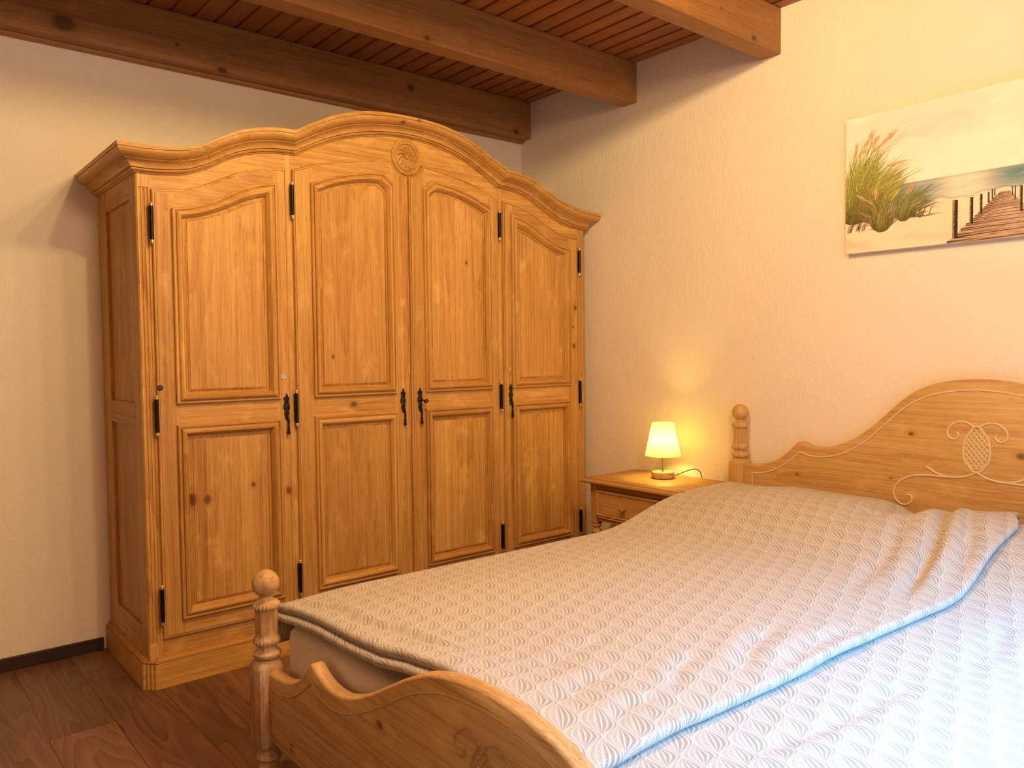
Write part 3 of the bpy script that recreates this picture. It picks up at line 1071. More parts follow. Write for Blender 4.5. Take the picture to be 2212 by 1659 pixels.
def carving(parent, x, line, motif_dz, motif_sc, cm, r=0.0040):
    """Routed line along the outline, pineapple with lattice, scrolls: slim beads half sunk into the face."""
    P = lambda y, z: (x, y, z)
    b = MB()
    full = mirror_y(line)
    b.tube([P(*p) for p in full], r * 0.85, 6)
    b.build('carved_outline', cm, parent)
    cy, cz = YC + 0.004, 0.846

    def T(pts):
        return [P(cy + (y - (-2.479)) * motif_sc, cz + motif_dz + (z - 0.846) * motif_sc) for y, z in pts]
    b = MB()
    oval = [(-2.479 + 0.0425 * math.sin(t) * (1 - 0.10 * math.cos(t)), 0.846 + 0.080 * math.cos(t)) for t in np.linspace(0, 2 * PI, 41)]
    # pointed lower and upper ends
    oval = [(-2.479 + (y + 2.479) * (1.0 if abs(z - 0.846) < 0.055 else 0.82), z) for y, z in oval]
    b.tube(T(oval), r, 6)
    inside = lambda y, z: ((y + 2.479) / 0.040) ** 2 + ((z - 0.846) / 0.072) ** 2 < 1
    for s in (1, -1):
        for k in range(-7, 8):
            seg = []
            for q in np.linspace(-0.12, 0.12, 121):
                y, z = -2.479 + q, 0.846 + s * q * 1.25 + k * 0.0205
                if inside(y, z):
                    seg.append((y, z))
            if len(seg) > 3:
                b.tube(T([seg[0], seg[-1]]), r * 0.62, 6)
    b.build('carved_pineapple', cm, parent)
    curl = [(-2.472, 0.924), (-2.452, 0.936), (-2.427, 0.941), (-2.401, 0.930), (-2.384, 0.906), (-2.388, 0.885), (-2.403, 0.877), (-2.417, 0.884), (-2.420, 0.896), (-2.414, 0.902)]
    vine = [(-2.48, 0.767), (-2.448, 0.750), (-2.412, 0.742), (-2.375, 0.740), (-2.31, 0.738), (-2.261, 0.730), (-2.217, 0.704), (-2.197, 0.671), (-2.201, 0.641), (-2.228, 0.620), (-2.252, 0.626), (-2.264, 0.645), (-2.258, 0.658), (-2.242, 0.657)]
    tip = [(-2.385, 0.740), (-2.347, 0.751), (-2.312, 0.771)]
    mm = lambda pts: [(2 * -2.479 - y, z) for y, z in pts]
    b = MB()
    for c in (curl, vine, tip):
        for q in (c, mm(c)):
            b.tube(T(spline(q, 44)), r, 6)
    b.build('carved_scrolls', cm, parent)


hl = chain(([(-1.593, 0.42), (-1.593, 0.54), (-1.593, 0.665)], 8), ([(-1.593, 0.665), (-1.63, 0.670), (-1.665, 0.679), (-1.70, 0.691), (-1.73, 0.707), (-1.774, 0.739), (-1.798, 0.759), (-1.817, 0.779)], 24),
           ([(-1.817, 0.779), (-1.859, 0.767), (-1.895, 0.765), (-1.93, 0.769), (-2.01, 0.793), (-2.05, 0.815), (-2.091, 0.844), (-2.169, 0.917), (-2.244, 0.985), (-2.316, 1.025), (-2.409, 1.047), (-2.487, 1.053)], 50))
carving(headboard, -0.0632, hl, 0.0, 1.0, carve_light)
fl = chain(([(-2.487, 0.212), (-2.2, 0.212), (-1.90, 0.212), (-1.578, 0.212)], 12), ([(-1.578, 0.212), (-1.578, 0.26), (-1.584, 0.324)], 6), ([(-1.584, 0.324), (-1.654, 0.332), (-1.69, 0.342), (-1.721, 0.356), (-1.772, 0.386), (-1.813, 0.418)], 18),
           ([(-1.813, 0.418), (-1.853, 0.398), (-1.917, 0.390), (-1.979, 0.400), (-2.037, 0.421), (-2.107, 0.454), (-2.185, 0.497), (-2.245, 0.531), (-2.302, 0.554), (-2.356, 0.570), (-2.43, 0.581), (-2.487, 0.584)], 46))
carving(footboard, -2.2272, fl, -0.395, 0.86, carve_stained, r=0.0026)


def post(x, y, zblock, front):
    """Square post with cut-off top, turned and fluted finial with a ball, turned foot."""
    h = 0.0375
    b = MB()
    b.nb()
    c = 0.0
    z0, z1 = 0.165, zblock

    def sq(hh, z, r=0.004, n=3):
        out = []
        for sx, sy, a0 in ((1, 1, 0), (-1, 1, PI / 2), (-1, -1, PI), (1, -1, 1.5 * PI)):
            for k in range(n):
                a = a0 + (PI / 2) * k / (n - 1)
                out.append((x + sx * (hh - r) + r * math.cos(a), y + sy * (hh - r) + r * math.sin(a), z))
        return out
    b.loft([sq(h - 0.012, z0 - 0.014), sq(h - 0.003, z0 - 0.006), sq(h, z0), sq(h, z1 - 0.030), sq(h - 0.0015, z1 - 0.020, 0.010), sq(h - 0.006, z1 - 0.009, 0.020), sq(h - 0.013, z1, 0.024)])
    fl = lambda t, z: 1 - ((0.12 if not front else 0.05) * (0.5 + 0.5 * math.cos((15 if not front else 9) * t)) if 0.058 < z < 0.128 else (0.07 * (0.5 + 0.5 * math.cos(22 * t)) if (0.030 < z < 0.052 or 0.130 < z < 0.146) else 0))
    prof = [(0.022, -0.004), (0.033, 0.0), (0.0365, 0.005), (0.0365, 0.011), (0.033, 0.015), (0.028, 0.019), (0.025, 0.025), (0.026, 0.030), (0.033, 0.036), (0.0368, 0.042), (0.036, 0.048), (0.032, 0.053), (0.0300, 0.0585), (0.0298, 0.065), (0.0300, 0.09), (0.0306, 0.12), (0.0306, 0.1275), (0.031, 0.130), (0.0365, 0.134), (0.0372, 0.139), (0.035, 0.145), (0.028, 0.150), (0.020, 0.156), (0.0165, 0.162), (0.0185, 0.166)]
    R0, zc = 0.0355, 0.197
    ph0 = math.asin(0.0185 / R0)
    for a in np.linspace(PI - ph0, 0.02, 18):
        prof.append((R0 * math.sin(a), zc + R0 * math.cos(a)))
    b.nb()
    b.lathe([(r, z) for r, z in prof], (x, y, z1), 120, fl)
    # turned foot
    b.nb()
    b.lathe([(0.0005, 0.0), (0.022, 0.0), (0.026, 0.008), (0.030, 0.03), (0.034, 0.06), (0.033, 0.085), (0.027, 0.105), (0.022, 0.112), (0.030, 0.118), (0.034, 0.125), (0.032, 0.132), (0.026, 0.137), (0.024, 0.142), (0.028, 0.150), (0.028, 0.158), (0.02, 0.162)], (x, y, 0), 32)
    return b.build('bed_post', bed_worn if front else bed_v, bed, angle=38)


for yy in (PY, 2 * YC - PY):
    post(-0.0475, yy, 0.729, False)
    post(-2.2165, yy, 0.395, True)
for yy in (-1.512, 2 * YC + 1.536):
    b = MB()
    b.box(-2.19, -0.08, yy - 0.024, yy, 0.19, 0.33)
    b.build('side_rail', bed_x, bed, bevel=0.004)
b = MB()
b.box(-2.185, -0.07, -3.40, -1.575, 0.195, 0.215)
b.build('slat_base', bed_h, bed)

# mattress in a fitted sheet
b = MB()
mx0, mx1, my0, my1, mz0, mz1 = -2.174, -0.092, -3.425, -1.540, 0.217, 0.474


def rrect(e, z, rc):
    pts = []
    rc = max(rc - e, 0.012)
    for sx, sy, a0 in ((mx1 - e, my1 - e, 0), (mx0 + e, my1 - e, 90), (mx0 + e, my0 + e, 180), (mx1 - e, my0 + e, 270)):
        cx = sx - rc if a0 in (0, 270) else sx + rc
        cy = sy - rc if a0 in (0, 90) else sy + rc
        for k in range(9):
            a = R(a0 + 90 * k / 8)
            pts.append((cx + rc * math.cos(a), cy + rc * math.sin(a), z))
    # extra points so that the long faces can bulge
    return pts


rings = []
for e, z in ((0.05, mz0), (0.018, mz0 + 0.006), (0.004, mz0 + 0.03), (0.0, mz0 + 0.08), (0.0, mz0 + 0.16), (0.0, mz1 - 0.04), (0.004, mz1 - 0.016), (0.014, mz1 - 0.004), (0.035, mz1)):
    rings.append(rrect(e, z, 0.035))
b.loft(rings)
tag(b.build('mattress', sheet, None, (BX, BY, mz0), angle=60), 'mattress in a pale fitted sheet lying in the pine bed', 'mattress')


# ------------------------------------------------------------------ duvets
def smooth_noise(seed, n=6, amp=1.0, f0=2.0, f1=9.0):
    rs = np.random.RandomState(seed)
    ws = []
    for _ in range(n):
        a = rs.uniform(0, 2 * PI)
        f = rs.uniform(f0, f1)
        ws.append((f * math.cos(a), f * math.sin(a), rs.uniform(0, 2 * PI), amp / math.sqrt(f / f0) / n))
    return lambda x, y: sum(w * np.sin(a * x + b_ * y + p) for a, b_, p, w in ws)


nA, nB = smooth_noise(3, 8, 0.018, 4, 14), smooth_noise(5, 14, 0.012, 18, 55)


def crease(x, y, p, q, width, depth):
    """A fold running from P to Q: valley with a soft shoulder on one side."""
    p, q = np.array(p), np.array(q)
    d = q - p
    L = np.hypot(*d)
    d = d / L
    t = ((x - p[0]) * d[0] + (y - p[1]) * d[1]) / L
    s = (x - p[0]) * (-d[1]) + (y - p[1]) * d[0]
    s = s + 0.006 * np.sin(9 * t)
    env = sstep(-0.05, 0.25, t) * (1 - sstep(0.7, 1.08, t))
    return env * (-depth * np.exp(-(s / width) ** 2) + 0.55 * depth * np.exp(-((s - 1.9 * width) / (1.3 * width)) ** 2))


def duvet1_z(x, y):
    w = np.clip((-1.54 - y) / 1.16, 0, 1)                  # 0 at the near-wardrobe edge, 1 at the middle of the bed
    z = 0.529 + 0.020 * sstep(0.0, 0.25, w) - 0.004 * sstep(0.75, 1.0, w)
    edge = 0.036 * sstep(-0.86, -0.28, x) + 0.075 * sstep(-0.95, -0.45, x) * 0.75 + 0.0
    midb = 0.112 * sstep(-0.90, -0.36, x)
    z = z + edge + (midb - edge) * sstep(0.05, 0.3, w) * (1 - 0.02 * sstep(0.6, 1.0, w))
    z = z - 0.022 * sstep(-0.30, -0.07, x) * sstep(0.0, 0.2, w)
    # dip between the two pillows, then up again towards the corner
    z = z - 0.046 * np.exp(-((y + 2.335 + 0.13 * (x + 0.1)) / 0.085) ** 2) * sstep(-0.62, -0.2, x)
    z = z + 0.026 * sstep(-2.45, -2.68, y) * sstep(-0.5, -0.15, x)
    # foot end: dips at the corner, rises towards the middle
    fz = np.interp(-y, [1.50, 1.60, 1.75, 1.90, 2.05, 2.15, 2.30, 2.45, 2.60, 2.72], [0.520, 0.534, 0.547, 0.551, 0.562, 0.580, 0.592, 0.584, 0.566, 0.552])
    k = 1 - sstep(-2.18, -1.93, x)
    z = z * (1 - k) + fz * k
    z = z + (nA(x, y) * (0.5 + 0.9 * w) + nB(x, y) * (0.10 + 0.30 * sstep(0.45, 1.0, w) * (0.35 + sstep(-1.5, -2.1, x))))
    for p, q, wd, dp in (((-0.10, -2.44), (-0.95, -2.63), 0.020, 0.022), ((-0.14, -2.36), (-1.05, -2.52), 0.028, 0.010), ((-0.42, -2.22), (-0.30, -2.42), 0.022, 0.012), ((-1.70, -2.62), (-1.38, -2.52), 0.022, 0.009),
                         ((-1.86, -2.58), (-1.66, -2.50), 0.018, 0.007), ((-2.10, -2.52), (-1.85, -2.44), 0.020, 0.007), ((-2.08, -2.62), (-1.88, -2.58), 0.018, 0.006), ((-2.0, -2.36), (-1.72, -2.30), 0.018, 0.005), ((-0.30, -2.56), (-0.70, -2.68), 0.02, 0.008),
                         ((-1.62, -2.66), (-1.2, -2.64), 0.024, 0.007), ((-2.13, -1.70), (-2.06, -2.22), 0.013, 0.010), ((-2.15, -1.55), (-2.09, -1.82), 0.011, 0.009)):
        z = z + crease(x, y, p, q, wd, dp)
    # the surface rolls over at the open edges
    return z


D1X0, D1X1, D1Y0, D1Y1 = -2.163, -0.118, -2.688, -1.512


def edge_y(x):
    """Line of the free long edge of the upper duvet, slightly wavy."""
    return D1Y0 + 0.012 * np.sin(3.1 * x + 0.6) + 0.006 * np.sin(9 * x) + 0.070 * sstep(-0.38, -0.13, x)


def duvet2_z(x, y):
    ey = edge_y(x)
    under = np.minimum.reduce([duvet1_z(x, ey + e) for e in (0.0, 0.02, 0.04, 0.06)]) - 0.027
    d = np.clip((ey - y) / 0.5, 0, 1)
    bulge = 0.095 * sstep(-0.86, -0.42, x)
    flat = 0.525 + bulge - 0.02 * sstep(-0.3, -0.08, x)
    z = under * (1 - sstep(0.0, 0.75, d)) + flat * sstep(0.0, 0.75, d)
    z = np.maximum(z, 0.505)
    z = z - 0.005 * sstep(-3.30, -3.50, y)
    z = z + nA(x + 3.3, y + 1.7) * 0.9 * sstep(0.05, 0.5, d) + nB(x + 1.3, y - 0.7) * 0.45 * sstep(0.05, 0.4, d)
    for p, q, wd, dp in (((-1.35, -2.86), (-1.95, -2.80), 0.025, 0.008), ((-0.85, -2.86), (-1.3, -2.90), 0.03, 0.007), ((-0.9, -3.1), (-1.5, -3.05), 0.035, 0.008), ((-0.5, -2.95), (-1.0, -3.0), 0.03, 0.006)):
        z = z + crease(x, y, p, q, wd, dp) * sstep(0.0, 0.2, d)
    return z


def duvet(name, zf, x0, x1, nx, y_in, y_out, ny, near_hang, far_hang, label, rr=0.0115, tuck=0.03, piped=False):
    """Grid over the bed whose edges roll over (half round hem) or hang down the side of the mattress."""
    def border(hang):
        """(shift outwards, drop, running length) along the edge."""
        if hang > 0:
            out = [(rr * 1.6 * math.sin(a), rr * 1.6 * (1 - math.cos(a)), rr * 1.6 * a) for a in np.linspace(0, PI / 2, 7)[1:]]
            o, dr, ln = out[-1]
            for k in range(1, 7):
                out.append((o + 0.004 * math.sin(k), dr + hang * k / 6, ln + hang * k / 6))
            out.append((o - 0.012, dr + hang + 0.004, ln + hang + 0.014))
            return out
        if piped and hang == -1:                    # rounded edge, stitched groove, flat piped lip
            pr = [(0.0055, 0.0012), (0.0098, 0.0045), (0.012, 0.0095), (0.0115, 0.015), (0.0085, 0.0195), (0.004, 0.0222), (0.006, 0.0242), (0.012, 0.0245), (0.0185, 0.0262), (0.0225, 0.0315), (0.023, 0.0375), (0.0195, 0.0435), (0.012, 0.047), (-0.03, 0.048)]
            out, q, ln = [], (0, 0), 0
            for p in pr:
                ln += math.hypot(p[0] - q[0], p[1] - q[1])
                q = p
                out.append((p[0], p[1], ln))
            return out
        out = [(rr * math.sin(a), rr * (1 - math.cos(a)), rr * a) for a in np.linspace(0, PI, 11)[1:]]
        out.append((-tuck, 2 * rr, rr * PI + tuck))
        return out
    xs = [(x, 0.0, 0.0, x) for x in np.linspace(x1, x0, nx)]
    us = xs + [(x0 - o, dr, 0, x0 - ln) for o, dr, ln in border(-1 if piped else 0)]
    us = [(x1 + o, dr, 0, x1 + ln) for o, dr, ln in border(0)[::-1]] + us
    rows = []
    b = MB()
    b.nb()
    for (xx, dx, _, ulen) in us:
        xc = min(max(xx, x0), x1)
        yi = float(y_in(xc))
        yo = float(y_out(xc))
        line = []
        for o, dr, ln in border(near_hang)[::-1]:
            line.append((yi, yi + o, dr, yi + ln))
        for y in np.linspace(yi, yo, ny):
            line.append((y, y, 0.0, y))
        for o, dr, ln in border(far_hang):
            line.append((yo, yo - o, dr, yo - ln))
        row = []
        xq = np.full(len(line), xc)
        zq = zf(xq, np.array([q[0] for q in line]))
        for (yc_, yy, dy, vlen), z in zip(line, zq):
            row.append((xx, yy, float(z) - max(dx, dy)))
        ids = b.add(row)
        for i_, (yc_, yy, dy, vlen) in zip(ids, line):
            b.uv[i_] = (ulen, vlen)
        rows.append(ids)
    for a, c in zip(rows, rows[1:]):
        for k in range(len(a) - 1):
            b.face((a[k], a[k + 1], c[k + 1], c[k]))
    o = b.build(name, fabric, None, (-1.13, -2.1, 0.5), angle=80)
    return o


o = duvet('duvet', duvet1_z, D1X0, D1X1, 230, lambda x: D1Y1, edge_y, 150, 0.085, 0, '', piped=True)
tag(o, 'duvet in leaf-patterned cover on the nightstand side of the bed, lapping over the other duvet', 'duvet', 'duvets with the leaf-patterned covers')
o = duvet('duvet', duvet2_z, -2.118, -0.172, 200, lambda x: edge_y(x) + 0.055, lambda x: -3.465, 100, 0, 0.12, '', rr=0.008, tuck=0.008)
tag(o, 'duvet in leaf-patterned cover on the bluish right half of the bed, under the other duvet', 'duvet', 'duvets with the leaf-patterned covers')

# ------------------------------------------------------------------ nightstand
NX, NY = -0.21, -1.18
ns = thing('nightstand', 'small pine nightstand with one drawer between the wardrobe and the headboard', 'nightstand', (NX, NY, 0))
tx0, tx1, ty0, ty1 = -0.413, -0.022, -1.474, -0.886
b = MB()
b.nb()


def trect(e, z):
    return [(tx0 + e, ty0 + e, z), (tx1 - e * 0.3, ty0 + e, z), (tx1 - e * 0.3, ty1 - e, z), (tx0 + e, ty1 - e, z)]


b.loft([trect(0.014, 0.580), trect(0.005, 0.582), trect(0.001, 0.586), trect(0.0, 0.590), trect(0.001, 0.594), trect(0.005, 0.597), trect(0.012, 0.600), trect(0.0165, 0.6015), trect(0.017, 0.6045), trect(0.021, 0.6065)])
b.build('tabletop', night_h, ns, angle=30)
fx, bx2, ly, ry = -0.372, -0.035, -0.917, -1.448
b = MB()
b.mat = 0
b.box(fx + 0.004, bx2, ly - 0.010, ly - 0.028, 0.405, 0.580)           # sides and back
b.box(fx + 0.004, bx2, ry + 0.028, ry + 0.010, 0.405, 0.580)
b.box(bx2 - 0.02, bx2 - 0.004, ry + 0.02, ly - 0.02, 0.405, 0.580)
b.box(fx + 0.003, fx + 0.022, ry + 0.03, ly - 0.03, 0.552, 0.580)       # rail above the drawer
b.box(fx + 0.003, fx + 0.03, ry + 0.03, ly - 0.03, 0.402, 0.424)
b.prism([(fx - 0.006, 0.418), (fx + 0.01, 0.418), (fx + 0.01, 0.428), (fx - 0.003, 0.428), (fx - 0.006, 0.424)], 'y', ry + 0.041, ly - 0.041)
b.build('case', [night_h], ns, bevel=0.002)
# drawer front: raised field between two carved ogee lines
dy0, dy1, dz0, dz1 = -1.385, -0.957, 0.429, 0.551
b = MB()
oy = [(dy1, dz0), (dy0, dz0), (dy0, dz1), (dy1, dz1)]
iy = [(dy1 - 0.012, dz0 + 0.010), (dy0 + 0.012, dz0 + 0.010), (dy0 + 0.012, dz1 - 0.016), (dy1 - 0.012, dz1 - 0.016)]
ids = b.loops(oy, iy, [(0, -0.016), (0, 0.004), (0.15, 0.008), (0.5, 0.010), (0.8, 0.008), (1.0, 0.004)], lambda y, z, h: (fx - h, y, z))
b.face(ids[-1])
Pl = spline([(dy1 - 0.043, dz0 + 0.012), (dy1 - 0.031, dz0 + 0.035), (dy1 - 0.022, dz0 + 0.06), (dy1 - 0.019, dz0 + 0.08), (dy1 - 0.026, dz1 - 0.017)], 20)
Pr = spline([(dy0 + 0.042, dz0 + 0.012), (dy0 + 0.048, dz0 + 0.035), (dy0 + 0.058, dz0 + 0.06), (dy0 + 0.066, dz0 + 0.082), (dy0 + 0.076, dz1 - 0.017)], 20)
fieldp = Pl + Pr[::-1]
b.prism([(y, z) for y, z in fieldp], 'x', fx - 0.0075, fx)
dr = b.build('drawer', [night_h], ns, bevel=0.0012, angle=30)
b = MB()
b.lathe([(0.007, 0.0), (0.0065, -0.004), (0.006, -0.009), (0.009, -0.013), (0.0125, -0.018), (0.0135, -0.024), (0.012, -0.031), (0.007, -0.035), (0.0005, -0.0365)], (fx - 0.005, -1.142, 0.484), 24, axis='x')
b.build('knob', night_v, dr)
for lx_, ly_ in ((fx + 0.02, ly - 0.02), (fx + 0.02, ry + 0.02), (bx2 - 0.02, ly - 0.02), (bx2 - 0.02, ry + 0.02)):
    b = MB()
    b.nb()
    h = 0.020
    S = lambda hh, z: [(lx_ - hh, ly_ - hh, z), (lx_ + hh, ly_ - hh, z), (lx_ + hh, ly_ + hh, z), (lx_ - hh, ly_ + hh, z)]
    b.loft([S(h * 0.6, 0.380), S(h, 0.390), S(h, 0.580)])
    b.lathe([(0.0005, 0.0), (0.013, 0.0), (0.018, 0.02), (0.021, 0.05), (0.017, 0.08), (0.014, 0.09), (0.020, 0.096), (0.020, 0.106), (0.014, 0.112), (0.016, 0.20), (0.0185, 0.29), (0.019, 0.322), (0.0185, 0.330), (0.021, 0.338), (0.0255, 0.346), (0.0225, 0.354), (0.015, 0.360), (0.014, 0.366), (0.019, 0.371), (0.022, 0.376), (0.021, 0.381), (0.014, 0.384)], (lx_, ly_, 0), 28)
    b.build('leg', night_v, ns, angle=34)

# ------------------------------------------------------------------ table lamp
LX, LY, LZ = -0.158, -1.179, 0.6068
lamp = thing('table_lamp', 'small lit table lamp with pleated yellow shade on the nightstand', 'lamp', (LX, LY, LZ))
b = MB()
b.lathe([(0.0005, 0.0), (0.0495, 0.0), (0.0495, 0.003), (0.0005, 0.003)], (LX, LY, LZ), 48)
b.build('foot_pad', dark_foot, lamp)
b = MB()
b.lathe([(0.0005, 0.003), (0.0515, 0.003), (0.0525, 0.0045), (0.0525, 0.0285), (0.0515, 0.030), (0.0005, 0.030)], (LX, LY, LZ), 56)
b.build('base', lamp_wood, lamp, angle=40)
b = MB()
b.lathe([(0.007, 0.030), (0.007, 0.0325), (0.0046, 0.0335), (0.0042, 0.036), (0.0042, 0.150), (0.011, 0.152), (0.011, 0.165), (0.0005, 0.166)], (LX, LY, LZ), 20)
b.build('stem', stem_metal, lamp)
b = MB()
NP = 90
prf = [(0.0815, 0.1065), (0.0815, 0.109), (0.0802, 0.110)] + [(0.0802 + (0.0502 - 0.0802) * t, 0.110 + (0.256 - 0.110) * t) for t in np.linspace(0.04, 0.98, 12)] + [(0.0500, 0.2575), (0.0498, 0.2585)]
rings = []
for r, z in prf:
    amp = 0.0009 if 0.109 < z < 0.2575 else 0.0
    rings.append([(LX + (r + (amp if k % 2 else -amp)) * math.cos(PI * k / NP), LY + (r + (amp if k % 2 else -amp)) * math.sin(PI * k / NP), LZ + z) for k in range(2 * NP)])
b.nb()
b.loft(rings, True, False)
b.build('lamp_shade', shade_material(), lamp, flat=True)['label'] = 'pleated yellowish white fabric shade'
b = MB()
b.ball((LX, LY, LZ + 0.176), 0.022, 20, 12)
b.build('bulb', glow_material('warm_bulb', (1.0, 0.78, 0.20), 190.0), lamp)
b = MB()
b.tube(spline([(LX + 0.035, LY - 0.038, LZ + 0.012), (-0.095, -1.232, LZ + 0.021), (-0.062, -1.258, LZ + 0.036), (-0.040, -1.272, LZ + 0.040), (-0.022, -1.283, LZ + 0.030), (-0.0125, -1.290, LZ + 0.004), (-0.011, -1.292, LZ - 0.06), (-0.011, -1.30, 0.40)], 40), 0.0022, 8)
b.build('cord', cord_mat, lamp)

# ------------------------------------------------------------------ painting over the headboard
PW, PHT, PY0, PZ0, PT = 1.08, 0.522, -1.989, 1.570, 0.030
canvas_white = plain('canvas_edge', (0.72, 0.62, 0.52), 0.8)
pic = thing('canvas_painting', 'wide unframed canvas painting of a beach boardwalk and dune grass above the headboard', 'painting', (-0.016, PY0 - PW / 2, PZ0))
b = MB()
b.box(-PT, -0.0015, PY0 - PW, PY0, PZ0, PZ0 + PHT)
b.build('canvas', canvas_white, pic, bevel=0.003)
rng = np.random.RandomState(11)
V, F, C, SID = [], [], [], []
X_P = -PT - 0.0004
layer = [0]


def C3(r, g, b_):
    return np.array(s2l((r / 255, g / 255, b_ / 255)))


def pp(p, q, lay):
    return (lay, PY0 - min(max(p, 0.0015), PW - 0.0015), PZ0 + min(max(q, 0.0015), PHT - 0.0015))


def poly(pts, colr, lay):
    i = len(V)
    for p, q in pts:
        V.append(pp(p, q, lay))
        C.append((*colr, 1))
    F.append(tuple(range(i, i + len(pts))))
    SID.append(i)


def stroke(pts, w0, w1, c0, c1, lay, n=9):
    """Tapered brush stroke."""
    q = np.array(spline(pts, n))
    t = np.gradient(q, axis=0)
    t /= np.linalg.norm(t, axis=1)[:, None] + 1e-9
    nrm = np.stack([-t[:, 1], t[:, 0]], 1)
    i = len(V)
    for k in range(n):
        f = k / (n - 1)
        w = (w0 + (w1 - w0) * f) * 0.5
        cc = np.array(c0) * (1 - f) + np.array(c1) * f
        for s in (-1, 1):
            p = q[k] + nrm[k] * w * s
            V.append(pp(p[0], p[1], lay))
            C.append((*cc, 1))
    for k in range(n - 1):
        a = i + 2 * k
        F.append((a, a + 1, a + 3, a + 2))
        SID.append(i)


# sky, sea and sand as one fine grid
ny_, nz_ = 300, 170
HZ, SH = 0.240, 0.160
ps = np.linspace(0, PW, ny_)
qs = np.linspace(0, PHT, nz_)
PP_, QQ = np.meshgrid(ps, qs)


def fbm(x, y, seed, oct=5, f=3.0):
    rs = np.random.RandomState(seed)
    out = np.zeros_like(x)
    a = 1.0
    for _ in range(oct):
        for _k in range(3):
            th = rs.uniform(0, 2 * PI)
            out += a * np.sin(f * (math.cos(th) * x + math.sin(th) * y) + rs.uniform(0, 7))
        a *= 0.6
        f *= 1.9
    return out / 4.5


sky0, sky1, cloud_d, cloud_l = C3(236, 226, 216), C3(247, 241, 228), C3(204, 196, 196), C3(250, 246, 236)
img = np.zeros((nz_, ny_, 3))
tt = sstep(0.24, 0.5, QQ)[..., None]
img[:] = sky1 * (1 - tt) + sky0 * tt
cn = fbm(PP_ * 5, QQ * 17 - PP_ * 1.2, 4, 5, 2.2)
img = img + (cloud_l - img) * (np.clip(cn * 0.8, 0, 1) * sstep(0.27, 0.36, QQ))[..., None]
img = img + (cloud_d - img) * (np.clip(-cn * 0.75 - 0.1, 0, 0.7) * sstep(0.30, 0.40, QQ))[..., None]
sea_m = sstep(HZ + 0.0015, HZ - 0.0015, QQ)
wv = fbm(PP_ * 9, QQ * 95, 9, 5, 2.0)
sea = C3(150, 166, 166)[None, None] * np.ones_like(img)
sea = sea + (C3(96, 140, 146) - sea) * (np.clip(np.exp(-((PP_ - 0.62) / 0.11) ** 2) * np.exp(-((QQ - 0.215) / 0.022) ** 2) * 1.3, 0, 1))[..., None]
sea = sea + (C3(244, 232, 210) - sea) * (np.clip(np.exp(-((PP_ - 0.44) / 0.085) ** 2) * 1.15, 0, 1) * (0.7 + 0.3 * wv))[..., None].clip(0, 1)
sea = sea + (C3(225, 222, 212) - sea) * (np.clip(wv, 0, 1) * 0.55)[..., None]
sea = sea + (C3(150, 150, 146) - sea) * (np.exp(-((QQ - HZ) / 0.006) ** 2) * 0.5)[..., None]
img = img * (1 - sea_m[..., None]) + sea * sea_m[..., None]
shl = SH + 0.004 * np.sin(PP_ * 40) + 0.003 * np.sin(PP_ * 91 + 1) + 0.012 * sstep(0.45, 0.6, PP_)
sand_m = sstep(shl + 0.0015, shl - 0.0015, QQ)
sn = fbm(PP_ * 6, QQ * 22 + PP_ * 3, 21, 4, 2.0)
sand = C3(240, 222, 196)[None, None] * np.ones_like(img)
sand = sand + (C3(186, 152, 118) - sand) * (np.clip(sn, 0, 1) * sstep(0.13, 0.0, QQ) * (1 - 0.6 * sstep(0.2, 0.4, PP_)))[..., None]
sand = sand + (C3(247, 234, 212) - sand) * np.clip(-sn * 0.8, 0, 1)[..., None]
img = img * (1 - sand_m[..., None]) + sand * sand_m[..., None]
foam = np.exp(-((QQ - shl - 0.003) / 0.0022) ** 2)
img = img + (C3(150, 132, 108) - img) * (foam * 0.45)[..., None]
for j in range(nz_):
    for i in range(ny_):
        V.append(pp(ps[i], qs[j], 0))
        C.append((*img[j, i], 1))
for j in range(nz_ - 1):
    for i in range(ny_ - 1):
        a = j * ny_ + i
        F.append((a, a + 1, a + ny_ + 1, a + ny_))
        SID.append(-1)

